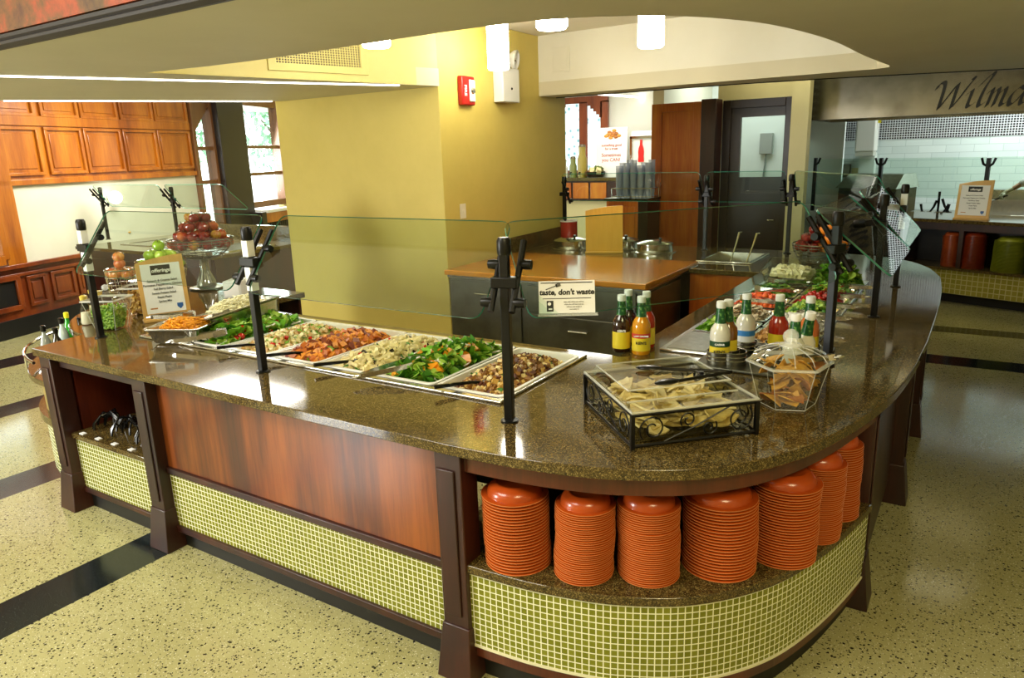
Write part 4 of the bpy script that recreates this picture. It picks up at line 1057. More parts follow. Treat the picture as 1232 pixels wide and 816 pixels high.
def chip_mesh(seed, s, th, mat, bend=.12):
    """a wedge cut from a round: point, two straight sides, one curved side"""
    rr = random.Random(seed); m = MB(); vs = []; fs = []
    k0, k1 = rr.uniform(-bend, bend), rr.uniform(-bend, bend); half = rr.uniform(.42, .6)
    pts = [(-.62, 0)] + [(-.62+f*math.cos(-half), f*math.sin(-half)) for f in (.5,)] + [(-.62+1.25*math.cos(a), 1.25*math.sin(a)) for a in [half*(2*k/4-1) for k in range(5)]] + [(-.62+.5*math.cos(half), .5*math.sin(half))]
    N = len(pts)
    Z = lambda x, y: (k0*x*x+k1*y*y*2+.5*(k0-k1)*x*y)*s
    for zz in (0, th):
        for f in (1, .5):
            for x, y in pts: vs.append((x*s*f, y*s*f, zz+Z(x*f, y*f)))
    vs += [(0, 0, 0), (0, 0, th)]
    for i in range(N):
        j = (i+1) % N
        fs += [(i, N+i, N+j, j), (N+i, 4*N, N+j), (2*N+i, 2*N+j, 3*N+j, 3*N+i), (3*N+i, 3*N+j, 4*N+1), (i, j, 2*N+j, 2*N+i)]
    m.add(vs, fs)
    return link_mesh('chip', m, mat, 50)
pm_ = [chip_mesh(20+k, .072, .007, PITA[k % 2], .22) for k in range(6)]
rr = random.Random(5)
Mb = basemat(bb)
grp = 'pita chips in the bread box'
layers = [(.030, 32), (.048, 32), (.066, 32), (.084, 30), (.100, 24)]
for z, cnt in layers:
    for k in range(cnt):
        fx = rr.uniform(-1, 1)*(hw-.060); fy = rr.uniform(-1, 1)*(hd-.060)
        if z > .08: fx *= .9; fy = fy*.88+.015
        o = bpy.data.objects.new('pita_chip', rr.choice(pm_)); COL.objects.link(o)
        o.location = Mb @ V((fx, fy, z)); o.rotation_euler = (rr.uniform(-.45, .45), rr.uniform(-.45, .45), rr.random()*6.28)
        props(o, 'pale triangular pita chip among the many in the black iron bread box', 'chip', grp)
tg = thing('serving_tongs', 'black plastic tongs lying open on the clear bread box lid', 'tongs', Mb @ V((.235, -.06, .176)), ang+PI*.985)
for s, k in ((1, -.13), (-1, .06)):
    a = part('arm', MB().tube([(0, 0, 0), (.16, k*.55, 0), (.24, k*.85, 0)], .0065, 8), BLACKP, tg)
    jb = MB().ball((0, 0, 0), .033, 0, 12, 8, (1.6, .72, .3), Matrix.Translation((.275, k*.95, .004)) @ Matrix.Rotation(k*3.0, 4, 'Z'))
    part('jaw', jb, BLACKP, a)
part('pivot', MB().lathe([(0, -.01), (.009, -.01), (.009, .012), (0, .012)], 12, (.12, .0, 0)).tube([(.12, -.06, 0), (.12, .03, 0)], .004), BLACKP, tg)

# ------------------------------------------------------------------ hexagonal acrylic cracker jar
jx, jy = -.555, 2.83
jar = thing('cracker_jar', 'clear six-sided acrylic jar with knobbed lid holding golden tortilla chips', 'jar', (jx, jy, ZC), .35)
def hexa(mb, prof, n=6, m=0, rot=0, fs_cap=()):
    vs = []; fs = []
    for r_, z in prof:
        for i in range(n): vs.append((r_*math.cos(2*PI*i/n+rot), r_*math.sin(2*PI*i/n+rot), z))
    for j in range(len(prof)-1):
        for i in range(n): fs.append((j*n+i, j*n+(i+1) % n, (j+1)*n+(i+1) % n, (j+1)*n+i))
    mb.add(vs, fs, m)
q = MB(); hexa(q, [(.001, .004), (.105, .004), (.148, .165)]); part('body', q, ACRYL, jar, smooth=0)
q = MB()
hexa(q, [(.146, .163), (.163, .170), (.163, .176), (.146, .176), (.146, .163)])
for i in range(6):
    a = 2*PI*i/6; q.tube([(.105*math.cos(a), .105*math.sin(a), .004), (.148*math.cos(a), .148*math.sin(a), .165)], .0016, 6)
q.tube([(.105*math.cos(2*PI*i/6), .105*math.sin(2*PI*i/6), .004) for i in range(6)], .0018, 6, closed=True)
part('rim', q, AED, jar, smooth=0)
q = MB(); N = 24; prof = [(.156, .177), (.15, .186), (.125, .21), (.08, .228), (.04, .236)]; vs = []; fs = []
for r_, z in prof:
    for i in range(N):
        a = 2*PI*i/N; f = 1+(.035*math.cos(12*a))*(1 if r_ < .15 else 0)
        hx = math.cos(PI/6)/math.cos((a % (PI/3))-PI/6); f *= hx*.5+.5 if r_ > .1 else 1
        vs.append((r_*f*math.cos(a), r_*f*math.sin(a), z))
for j in range(len(prof)-1):
    for i in range(N): fs.append((j*N+i, j*N+(i+1) % N, (j+1)*N+(i+1) % N, (j+1)*N+i))
q.add(vs, fs); lid = part('lid', q, ACRYL, jar, smooth=30)
q = MB(); q.ball((0, 0, .272), .030, 0, 8, 6); q.lathe([(.042, .236), (.042, .242), (.018, .246), (.016, .256)], 12); part('knob', q, AED, lid, smooth=20)
q = MB()
for i in range(12):
    a = 2*PI*(i+.0)/12; q.tube([(.045*math.cos(a), .045*math.sin(a), .2365), (.08*math.cos(a), .08*math.sin(a), .2295), (.125*math.cos(a), .125*math.sin(a), .2115), (.15*math.cos(a)*.96, .15*math.sin(a)*.96, .186)], .0014, 5)
part('lid_ribs', q, AED, lid)
TORT = [noisy('golden tortilla', 'b8862a', 'd0a040', 35, .6), noisy('dark tortilla', '8a4e1a', 'b0702a', 35, .6)]
tm = [chip_mesh(50+k, .062, .005, TORT[0 if k < 4 else 1], .35) for k in range(5)]
for k in range(52):
    z = .02+.15*k/52; a = rr.random()*6.28; rad = (.055+.06*z/.16)*math.sqrt(rr.random())
    o = bpy.data.objects.new('tortilla_chip', rr.choice(tm)); COL.objects.link(o)
    o.location = (jx+rad*math.cos(a), jy+rad*math.sin(a), ZC+z); o.rotation_euler = (rr.uniform(-.9, .9), rr.uniform(-.9, .9), rr.random()*6.28)
    props(o, 'golden triangular tortilla chip inside the clear six-sided jar', 'chip', 'tortilla chips in the jar')
tongs((jx+.16, jy+.02, ZC+.205), PI*.93, .25, .15, 'small steel tongs lying on the lid of the six-sided jar', None, CHROME, .02)

# ------------------------------------------------------------------ orange plates under the curved counter
ORP = [pm('orange glazed plate', 'ac4614', .25, coat=.2), pm('pale orange plate rim', 'c9733a', .3)]
def plate_mesh(r, p, mat, nm='plate'):
    lip = min(.0034, p*.36)
    prof = [(0, .044), (r*.30, .046), (r*.50, .0455), (r*.54, .047), (r*.58, .044), (r*.70, .037), (r*.78, .027), (r*.82, .015), (r*.83, lip+.0008), (r*.985, lip), (r, lip*.6), (r*.995, .0003), (r*.97, .0)]
    m = MB(); m.lathe(prof, 36)
    m.f.pop(); m.m.pop(); m.uv.pop()
    if isinstance(mat, list):
        for i in range(len(m.m)):
            if i >= 36*(len(prof)-4): m.m[i] = 1
    return link_mesh(nm, m, mat, 60)
ordn = lambda n: '%d%s' % (n, 'th' if 10 <= n % 100 <= 20 else {1: 'st', 2: 'nd', 3: 'rd'}.get(n % 10, 'th'))
def stack(x, y, z0, r, pitch, ztop, word, mat, where, seed, col='orange'):
    rr = random.Random(seed); n = int((ztop-.044-z0)/pitch)+1
    me = plate_mesh(r, pitch, mat)
    lx, ly = rr.uniform(-.002, .002), rr.uniform(-.002, .002)
    for i in range(n):
        o = bpy.data.objects.new('plate', me); COL.objects.link(o)
        w = math.sin(i*.33+seed)*.0016
        o.location = (x+w+lx*i*.12+rr.uniform(-.0012, .0012), y+lx*i*.1+rr.uniform(-.0012, .0012), z0+.0005+i*pitch); o.rotation_euler = (0, 0, rr.random()*6)
        lab = 'topmost upturned %s plate of the %s' % (col, where) if i == n-1 else '%s upturned plate down in the %s' % (ordn(n-i), where)
        props(o, lab, 'plate', col+' plates, '+where)
STK = [(-1.318, 2.035, .124, .0118, .748), (-1.07, 2.085, .108, .0083, .742), (-.862, 2.19, .110, .0083, .745), (-.662, 2.365, .132, .0118, .752), (-.484, 2.545, .122, .0108, .762), (-.413, 2.755, .100, .0083, .768), (-.378, 2.975, .100, .0098, .775)]
words_ = ['first', 'second', 'third', 'fourth', 'fifth', 'sixth', 'seventh']
for k, (x, y, r, p, zt2) in enumerate(STK):
    stack(x, y, .425, r, p, zt2, '', ORP, words_[k]+' orange stack from the left, curved shelf', k+1)

# black plastic tong bundles and tags in the open bay on the left
def coil(x, y, lab, seed):
    rr = random.Random(seed); o = thing('utensil_bundle', lab, 'utensil bundle', (x, y, .40), rr.random()*3)
    for k in range(7):
        a = rr.random()*6.28; q = MB()
        c = V((math.cos(a)*.03, math.sin(a)*.03, .0))
        pts = []
        for j in range(9):
            t_ = PI*j/8; pts.append(c+V((math.cos(t_)*.075*math.cos(a+.6), math.cos(t_)*.075*math.sin(a+.6), .006+math.sin(t_)*(.05+.05*rr.random()))))
        q.tube(pts, .0065, 6); part('black_loop', q, BLACKP, o)
coil(-4.20, 2.11, 'tall bundle of glossy black tongs at the left of the open bay shelf', 1)
coil(-3.99, 2.10, 'middle bundle of glossy black tongs on the open bay shelf', 2)
coil(-3.77, 2.11, 'bundle of glossy black tongs at the right of the open bay shelf', 3)
for k, w_ in enumerate(('first', 'second', 'third', 'fourth', 'fifth')):
    solo('shelf_tag', MB().box((-4.24+.165*k, 1.955, .4025), (.04, .025, .005)), PAPER, 'small white tag on the open bay shelf edge, %s from the left' % w_, 'tag', 'tags on the bay shelf', bevel=.001)

# ------------------------------------------------------------------ signs
def board(x, y, z, rz, w, h, label, mat, lean=-.14, paper=True, lines=(), head='offerings', name='menu_sign', crest=True):
    t = thing(name, label, 'sign', (x, y, z), rz); t.rotation_euler = (0, 0, rz)
    B = Matrix.Rotation(lean, 4, 'X')
    pts = [(-w/2, 0), (w/2, 0), (w/2, h)] + [(w/2-w*k/8, h-.10*h*(k/8)**2.0-0.0) for k in range(1, 9)]
    q = MB(); n = len(pts)
    vs = [B @ V((p[0], 0, p[1])) for p in pts]+[B @ V((p[0], .016, p[1])) for p in pts]
    q.add(vs, [tuple(range(n)), tuple(range(n, 2*n))[::-1]]+[(i, i+n, (i+1) % n+n, (i+1) % n) for i in range(n)])
    part('board', q, mat, t, smooth=20)
    part('foot', MB().bx(-w/2-.005, w/2+.005, -.03, .05, 0, .018), mat, t, bevel=.004)
    if paper:
        M = B @ Matrix.Translation((0, -.001, 0))
        pw, ph = w*.82, h*.76; z0 = .05
        pp = part('paper', MB().bx(-pw/2, pw/2, -.002, 0, z0, z0+ph, 0, M), PAPER, t)
        hz = z0+ph*.87
        part('heading_plate', MB().bx(-pw*.25, pw*.25, -.004, -.002, hz-.031, hz+.031, 0, M), INK, pp, bevel=.002)
        FX = M @ Matrix.Translation((0, -.005, 0)) @ Matrix.Rotation(PI/2, 4, 'X')
        text('lettering', head, .032, WTXT, pp, Matrix.Translation((0, 0, 0)) @ FX @ Matrix.Translation((0, hz-.004, 0)), shear=.15, bold=.0008)
        for k, ln in enumerate(lines):
            text('lettering', ln, .0185 if h > .38 else .014, INKG, pp, FX @ Matrix.Translation((0, z0+ph*(.66-.085*k), 0)), bold=.0004)
        if crest:
            q = MB(); s = .018; cx, cz = pw*.36, z0+.035
            sh = [(-s, s), (s, s), (s, -.2*s), (0, -1.2*s), (-s, -.2*s)]
            q.add([M @ V((cx+a, -.0035, cz+b)) for a, b in sh]+[M @ V((cx+a, -.002, cz+b)) for a, b in sh], [(0, 1, 2, 3, 4)]+[(i, i+5, (i+1) % 5+5, (i+1) % 5) for i in range(5)])
            part('crest', q, pm('blue crest', '2a5aa0', .5), pp)
            part('small_mark', MB().bx(-pw*.40, -pw*.22, -.0035, -.002, z0+.028, z0+.036, 0, M), pm('orange mark', 'b87a3a', .5), pp)
    return t
MENU = ['Spinach & Orange Salad', 'Parmesan Peppercorn Chicken', 'Fall Berry Salad', 'Sweet Potato Salad', 'Pesto Pasta', 'Spring Mix']
board(-4.40, 2.68, ZC, math.atan2(.28, .09)-.13, .285, .42, 'pale wood menu board with printed offerings list beside the cheese pans', W_BOARD, lines=MENU)
# acrylic card on the corner pane
d3 = V((P2[0]-P1[0], P2[1]-P1[1], 0)).normalized()
cs = thing('table_card', 'white card reading taste, don\'t waste propped on the corner glass', 'sign', V((*P1, 0))+d3*.205+V((d3.y, -d3.x, 0))*.088+V((0, 0, 1.324)), math.atan2(d3.y, d3.x)-.42); cs.scale = (.82, .82, .82)
M = Matrix.Rotation(-.30, 4, 'X')
part('card', MB().bx(-.125, .125, -.003, 0, 0, .145, 0, M), PAPER, cs)
part('acrylic_foot', MB().bx(-.13, .135, -.035, .004, -.006, -.001), AED, cs)
FX = M @ Matrix.Translation((0, -.004, 0)) @ Matrix.Rotation(PI/2, 4, 'X')
text('lettering', "taste, don't waste", .034, INK, cs, FX @ Matrix.Translation((.0, .093, 0)), shear=.12, bold=.0012)
q = MB().bx(-.108, .108, -.0045, -.003, .064, .067, 0, M).bx(-.115, .115, -.0045, -.003, .134, .138, 0, M)
part('rule_line', q, INK, cs)
q = MB().bx(-.09, -.06, -.0045, -.003, .008, .056, 0, M); part('pictogram', q, INK, cs)
q = MB().lathe([(0, 0), (.008, 0), (.008, .001), (0, .001)], 10, (0, 0, 0), 0, M @ Matrix.Translation((-.078, -.0045, .042)) @ Matrix.Rotation(PI/2, 4, 'X'))
q.bx(-.082, -.066, -.0055, -.0045, .016, .022, 0, M)
part('pictogram_mark', q, PAPER, cs)
for k in range(4): text('lettering', 'take only what you will eat and enjoy it'[k*9:k*9+26], .0085, INKG, cs, FX @ Matrix.Translation((.03, .05-.011*k, 0)))
q = MB(); F = M @ Matrix.Translation((-.06, -.0045, .118)) @ Matrix.Rotation(.35, 4, 'Y').inverted()
q.bx(-.035, .012, -.001, 0, -.0018, .0018, 0, F).bx(.012, .02, -.001, 0, -.007, .007, 0, F)
for e in (-.006, -.002, .002, .006): q.bx(.02, .034, -.001, 0, e-.0012, e+.0012, 0, F)
part('fork_mark', q, INK, cs)

# ------------------------------------------------------------------ jars, cruets, fruit on the left end
def snack_jar(x, y, rz, contents, lab, clab, cname, kind, seed, s=1.0):
    t = thing('snack_jar', lab, 'jar', (x, y, ZC), rz)
    def sq(mb, prof, m=0):
        hexa(mb, [(r_*1.414*s, z*s) for r_, z in prof], 4, m, PI/4)
    q = MB(); sq(q, [(.001, .004), (.062, .004), (.10, .19)]); part('body', q, ACRYL, t, smooth=0)
    q = MB(); sq(q, [(.099, .185), (.108, .19), (.108, .198), (.099, .198), (.099, .185)])
    for i in range(4):
        a = PI/4+PI/2*i; q.tube([(.0877*s*math.cos(a), .0877*s*math.sin(a), .004), (.1414*s*math.cos(a), .1414*s*math.sin(a), .19*s)], .0016, 5)
    part('rim', q, AED, t, smooth=0)
    q = MB(); sq(q, [(.104, .199), (.07, .235), (.02, .242)]); l = part('lid', q, ACRYL, t, smooth=0)
    part('knob', MB().ball((0, 0, .262*s), .02*s, 0, 10, 6), AED, l)
    rr = random.Random(seed); m = MB()
    for k in range(520 if kind == 'pea' else 260):
        z = .012+.135*rr.random()*(1 if kind == 'pea' else 1.1); hw_ = (.062+.038*z/.19-.014)*s
        # only an outer layer shows: push pieces toward a wall or the top
        u, v_ = rr.uniform(-1, 1), rr.uniform(-1, 1)
        if z < .12:
            if rr.random() < .5: u = math.copysign(1, u)
            else: v_ = math.copysign(1, v_)
        if kind == 'pea': m.ball((u*hw_, v_*hw_, z*s), .0085, rr.randrange(2), 6, 4)
        else: chunk(m, Matrix.Translation((u*hw_*.95, v_*hw_*.95, z*s)) @ eul(rr, 1), .022, rr.randrange(2), rr)
    hexa(m, [(.001, .01*s), (.045*1.414*s, .01*s), (.072*1.414*s, .13*s), (.001, .14*s)], 4, 0, PI/4)
    o = bpy.data.objects.new(cname, link_mesh(cname, m, contents, 50)); COL.objects.link(o); o.location = (x, y, ZC); o.rotation_euler = (0, 0, rz)
    props(o, clab, 'snack', None, 'stuff')
snack_jar(-4.50, 2.36, .5, [fmat('green pea', '5c8a1a', .4), fmat('light pea', '8ab034', .4)], 'square acrylic jar of green peas behind the left end guard post', 'green peas filling the front square jar', 'green_peas', 'pea', 3)
snack_jar(-4.74, 2.72, .6, [fmat('toasted nut', 'b08a3a'), fmat('seasoned crouton', '8a5e20')], 'square acrylic jar of brown croutons behind the pea jar', 'brown croutons filling the rear square jar', 'crouton_bits', 'crouton', 4)
YCAP = pm('yellow shaker top', 'c8b040', .4)
for (x, y), w_ in zip(((-4.78, 2.36), (-4.86, 2.50), (-4.98, 2.52)), ('front', 'middle', 'rear')):
    c = thing('glass_cruet', '%s clear glass cruet with yellow lid left of the snack jars' % w_, 'cruet', (x, y, ZC), 0, 'glass cruets')
    part('body', MB().openlathe([(.001, .003), (.036, .003), (.040, .02), (.034, .09), (.020, .135), (.018, .16)], 12), ACRYL, c, smooth=20)
    part('contents', MB().lathe([(0, .006), (.033, .006), (.036, .02), (.030, .08), (0, .085)], 12), fmat('pale oil', 'd8d6c4', .3), c)
    part('lid', MB().lathe([(0, .16), (.022, .16), (.023, .185), (.012, .192), (0, .192)], 12), YCAP, c)
def tall_bottle(x, y, z, body, capm, lab, r=.034, h=.25):
    t = thing('oil_bottle', lab, 'bottle', (x, y, z), 0, 'bottles on the lower ledge')
    part('body', MB().lathe([(0, 0), (r, 0), (r, h*.55), (r*.8, h*.66), (r*.38, h*.8), (r*.36, h*.92), (0, h*.92)], 18), body, t)
    part('cap', MB().lathe([(0, 0), (r*.46, 0), (r*.48, h*.13), (r*.3, h*.15), (0, h*.15)], 14, (0, 0, h*.88)), capm, t)
GRB = pm('bright green bottle', '1f9a1e', .12, coat=.6); CLB = pm('smoky clear bottle', '8a9088', .1, coat=.7); DKB = pm('dark vinegar bottle', '2a2620', .12, coat=.6)
tall_bottle(-4.80, 2.10, .70, CLB, BLACKP, 'clear bottle with black cap at the front of the lower ledge')
tall_bottle(-4.72, 2.13, .70, DKB, BLACKP, 'dark bottle with black cap behind the clear one on the lower ledge', h=.24)
tall_bottle(-4.93, 2.27, .70, pm('pale label bottle', 'b8c8c0', .15, coat=.6), BLACKP, 'pale bottle with black cap in front of the green ones on the lower ledge')
tall_bottle(-5.04, 2.36, .70, GRB, pm('yellow cap', 'e0d81e', .4), 'bright green bottle with yellow cap on the lower ledge', h=.26)
tall_bottle(-4.93, 2.385, .70, GRB, BLACKP, 'bright green bottle nearest the granite edge on the lower ledge', h=.23)

# fruit: each piece its own thing
def fruit_mesh(nm, mat, r, sc=(1, 1, .92), stem=True, dimple=.16):
    return link_mesh(nm, MB().ball((0, 0, 0), r, 0, 16, 12, sc, None, dimple), mat, 0), r
def apple_mat(n, a, b):
    m = pm(n, a, .22, coat=.4); t = NT(m); v = t.noise(t.coord((1, 1, .35)), 26, 3); t.to(t.ramp(v, [(.38, a), (.62, b)]), t.b.inputs['Base Color']); return m
stem_mesh = None
def fruit(kind, mesh, r, loc, label, cat, group, rr, stem=True):
    global stem_mesh
    o = bpy.data.objects.new(kind, mesh); COL.objects.link(o); o.location = loc; o.rotation_euler = (rr.uniform(-.5, .5), rr.uniform(-.5, .5), rr.random()*6)
    props(o, label, cat, group)
    if stem:
        if stem_mesh is None: stem_mesh = link_mesh('stem', MB().tube([(0, 0, .02), (.002, 0, .03), (.006, 0, .042)], .0022, 5), pm('stem brown', '4a3418', .7), 50)
        s = bpy.data.objects.new('stem', stem_mesh); COL.objects.link(s); s.parent = o; s.scale = (r/.036,)*3
def pile(cx, cy, z, R0, r, n_layers, seed):
    rr = random.Random(seed); out = []
    for L in range(n_layers):
        rad = R0-L*r*1.1; zz = z+L*r*1.5
        if rad < r*.9: out.append((cx, cy, zz)); break
        ring = rad-r*.95
        while ring > -r*.1:
            if ring < r*.8: out.append((cx, cy, zz+r*.25)); break
            n = max(3, int(2*PI*ring/(2.03*r)))
            for i in range(n):
                a = 2*PI*i/n+L*.7+rr.random()*.1; out.append((cx+ring*math.cos(a), cy+ring*math.sin(a), zz+rr.uniform(-.004, .004)+r*.2*(1-ring/R0)))
            ring -= r*2.03
    return out
REDM = [apple_mat('red apple', '6e1414', '96281c'), apple_mat('blush apple', 'b0321a', 'c86a34'), apple_mat('yellow red apple', 'c8a03a', 'b8501e')]
GRNM = [apple_mat('green apple', '86b01e', 'a4c63c'), apple_mat('yellow green apple', '9cbc2c', 'b8d052')]
PEAM = [apple_mat('peach', 'c8642a', 'd89a4a'), apple_mat('rosy peach', 'b84a22', 'd07a3a')]
ORAM = pm('orange peel', 'e0820c', .4)
red_me = [fruit_mesh('apple', m, .042) for m in REDM]; grn_me = [fruit_mesh('apple', m, .043) for m in GRNM]; pea_me = [fruit_mesh('peach', m, .04, dimple=.1) for m in PEAM]; ora_me = fruit_mesh('orange', ORAM, .045, (1, 1, .97), dimple=.03)
def wire_bowl(x, y, z, R1, R0, h, label, name='wire_bowl', foot=0, mat=None, rings=7, ribs=22, cat='bowl', rect=False):
    t = thing(name, label, cat, (x, y, z)); mat = mat or STEEL_D
    q = MB()
    for k in range(rings+1):
        f = k/rings; r_ = R0+(R1-R0)*math.sin(f*PI/2)**.8; torus(q, Matrix.Translation((0, 0, foot+h*f)), r_, .003 if k < rings else .0055, 0, 32, 5)
    part('wire_rings', q, mat, t)
    q = MB()
    for i in range(ribs):
        a = 2*PI*i/ribs
        q.tube([((R0+(R1-R0)*math.sin(f*PI/2)**.8)*math.cos(a), (R0+(R1-R0)*math.sin(f*PI/2)**.8)*math.sin(a), foot+h*f) for f in (0, .25, .5, .75, 1)], .002, 4)
    for i in range(ribs//2):
        a = 2*PI*i/(ribs//2); q.tube([(0, 0, foot+.003), (R0*math.cos(a), R0*math.sin(a), foot+.003)], .002, 4)
    part('ribs', q, mat, t)
    if foot:
        q = MB(); q.openlathe([(.035, foot), (.028, foot-.03), (.034, foot*.55), (.07, foot*.25), (.075, foot*.12)], 20)
        q.lathe([(0, 0), (.13, 0), (.135, .008), (.13, .014), (.075, .022), (.07, foot*.12), (0, foot*.12)], 28)
        part('pedestal', q, mat, t)
        q = MB()
        for i in range(18):
            a = 2*PI*i/18; q.tube([(.036*math.cos(a), .036*math.sin(a), foot), (.030*math.cos(a), .030*math.sin(a), foot-.03), (.036*math.cos(a), .036*math.sin(a), foot*.55), (.074*math.cos(a), .074*math.sin(a), foot*.2)], .0025, 4)
        part('pedestal_wires', q, CHROME, t)
    return t
rr = random.Random(9)
wire_bowl(-5.22, 3.55, ZC, .25, .11, .15, 'tall pedestal wire bowl heaped with red apples', foot=.25)
for k, p in enumerate(pile(-5.22, 3.55, ZC+.25+.115, .25, .044, 4, 2)):
    me, r_ = red_me[0 if k % 7 not in (2, 5) else (1 if k % 7 == 2 else 2)]
    fruit('apple', me, r_, p, ('dark red apple', 'orange red apple', 'yellow and red apple')[0 if k % 7 not in (2, 5) else (1 if k % 7 == 2 else 2)]+' in the tall pedestal bowl', 'apple', 'apples in the pedestal bowl', rr)
wire_bowl(-5.14, 3.14, ZC, .175, .10, .29, 'round wire basket of green apples behind the menu board', mat=CHROME)
for k, p in enumerate(pile(-5.14, 3.14, ZC+.26, .165, .043, 3, 3)):
    me, r_ = grn_me[k % 2]; fruit('apple', me, r_, p, ('green apple', 'yellow green apple')[k % 2]+' in the round wire basket behind the menu board', 'apple', 'green apples in the basket', rr)
wire_bowl(-5.20, 2.86, ZC, .105, .07, .26, 'small wire basket of peaches left of the green apples', mat=CHROME, rings=5, ribs=16)
for k, p in enumerate(pile(-5.20, 2.86, ZC+.23, .105, .04, 3, 4)):
    me, r_ = pea_me[k % 2]; fruit('peach', me, r_, p, ('orange peach', 'rosy peach')[k % 2]+' in the small wire basket left of the green apples', 'peach', 'peaches in the basket', rr)
nb = thing('napkin_dispenser', 'small white and steel napkin dispenser behind the white cheese pan', 'napkin dispenser', (-4.66, 3.42, ZC), .5)
part('body', MB().bx(-.07, .07, -.09, .09, 0, .13), pm('white steel', 'dadad6', .3), nb, bevel=.01)
part('napkins', MB().bx(-.055, .055, -.094, -.088, .02, .11), PAPER, nb)
# ================================================================== BACK COUNTER
def soup_well(x, y, label):
    t = thing('soup_well', label, 'soup well', (x, y, ZC), 0, 'soup wells')
    part('collar', MB().lathe([(.0, 0), (.205, 0), (.205, .006), (.18, .012), (.175, .03), (0, .03)], 36), STEEL, t)
    l = part('lid', MB().lathe([(0, .03), (.172, .03), (.172, .075), (.178, .078), (.178, .084), (.165, .092), (.10, .112), (.05, .118), (0, .12)], 36), STEEL_B, t)
    part('knob', MB().lathe([(0, .119), (.012, .12), (.012, .132), (.02, .14), (.018, .152), (0, .155)], 14, (.08, -.06, -.008)), BLACKP, l)
soup_well(-3.56, 6.70, 'lidded steel soup well left of the bamboo board, by the yellow pillar')
soup_well(-3.05, 6.84, 'lidded steel soup well half hidden behind the bamboo board')
soup_well(-2.64, 6.72, 'lidded steel soup well right of the bamboo board')
board(-3.06, 6.46, ZC, math.radians(18), .36, .46, 'plain bamboo sign board seen from behind between the soup wells', W_BOARDY, paper=False, lean=.06)
cr = thing('red_crock', 'red crock with a white rim behind the left soup well', 'crock', (-3.70, 6.93, ZC))
part('body', MB().lathe([(0, 0), (.085, 0), (.092, .02), (.092, .25), (.08, .25), (.08, .05), (0, .05)], 24), pm('red glaze', '9c1a14', .25, coat=.4), cr)
part('rim', MB().openlathe([(.081, .25), (.081, .262), (.094, .262), (.094, .25)], 24), pm('white rim', 'e4dcd4', .3), cr)
def ladle(x, y, rz, lab):
    t = thing('ladle', lab, 'ladle', (x, y, ZC-.10), rz, 'ladles')
    part('bowl', MB().ball((0, 0, .03), .04, 0, 14, 8, (1, 1, .6)), STEEL, t)
    part('handle', MB().tube([(.03, 0, .03), (.06, 0, .12), (.10, 0, .24), (.125, 0, .33), (.15, 0, .33)], [.006, .006, .009, .011, .008], 8), STEEL_B, t)
ladle(-1.86, 6.46, .9, 'steel ladle on the left in the small steel well'); ladle(-1.72, 6.44, .6, 'steel ladle on the right in the small steel well')
salad('dark_soup', (-1.82, 6.54, ZC-.108), .36, .52, .012, 0, [fmat('dark broth', '3a2410', .1)], [], 'dark broth in the small steel well', 'soup', 77)
wire_bowl(-1.08, 6.46, ZC, .22, .13, .17, 'wire bowl of red apples and oranges at the back corner', mat=STEEL_D)
for k, p in enumerate(pile(-1.08, 6.46, ZC+.15, .21, .044, 3, 6)):
    if p[0]-p[1]*.0 > -1.07: fruit('orange', ora_me[0], ora_me[1], p, 'bright orange in the wire bowl at the back corner', 'orange', 'oranges in the corner bowl', rr, False)
    else: fruit('apple', red_me[0][0], red_me[0][1], p, 'dark red apple in the wire bowl at the back corner', 'apple', 'apples in the corner bowl', rr)

# ------------------------------------------------------------------ pillar fittings
NX = V((2.35, .08, 0)).normalized()                       # outward normal of the pillar's right face
PC = V((-3.87, 5.0, 0)); PT = V((-.08, 2.35, 0)).normalized()
def onp(px, py): p = atp(px, py, PC, NX); return p
def frameP(p): return Matrix(((PT.x, NX.x, 0, p.x), (PT.y, NX.y, 0, p.y), (0, 0, 1, p.z), (0, 0, 0, 1)))   # local x along the wall, y outward
def fitted(name, label, cat, p):
    t = thing(name, label, cat, p, math.atan2(PT.y, PT.x)); return t
# local x runs along the wall to the right, local -y comes out of the wall
em = fitted('emergency_light', 'white emergency light box with two round lamps high on the yellow pillar', 'emergency light', onp(604, 124))
w = .30
part('box', MB().bx(-w/2, w/2, -.11, -.001, 0, .30), pm('white plastic', 'd9d8cc', .4), em, bevel=.008)
part('test_button', MB().lathe([(0, 0), (.012, 0), (.010, .006), (0, .006)], 12, (0, 0, 0), 0, Matrix.Translation((0, -.111, .12)) @ Matrix.Rotation(PI/2, 4, 'X')), BLACKP, em)
for sx in (-.09, .14):
    Mh = Matrix.Translation((sx, -.06, .39)) @ Matrix.Rotation(PI/2+.15, 4, 'X') @ Matrix.Rotation(.25, 4, 'Y')
    hd_ = part('lamp_head', MB().lathe([(0, -.05), (.05, -.045), (.085, .0), (.09, .03), (.08, .034), (.07, .012), (.02, -.01), (0, -.012)], 24, (0, 0, 0), 0, Mh), pm('white plastic head', 'd0cfc4', .4), em)
    part('bulb', MB().ball((0, 0, .004), .022, 0, 10, 6, (1, 1, 1), Mh), CHROME, hd_)
    part('neck', MB().tube([(sx, -.06, .30), (sx, -.06, .34)], .014), pm('white neck', 'd0cfc4', .4), hd_)
fa = fitted('fire_alarm', 'red fire alarm horn with white strobe on the yellow pillar', 'fire alarm', onp(559, 127))
part('body', MB().bx(-.10, .10, -.05, -.001, 0, .24), RED, fa, bevel=.01)
part('strobe', MB().bx(.0, .085, -.065, -.05, .03, .21), pm('white strobe', 'e2e0d8', .3), fa, bevel=.006)
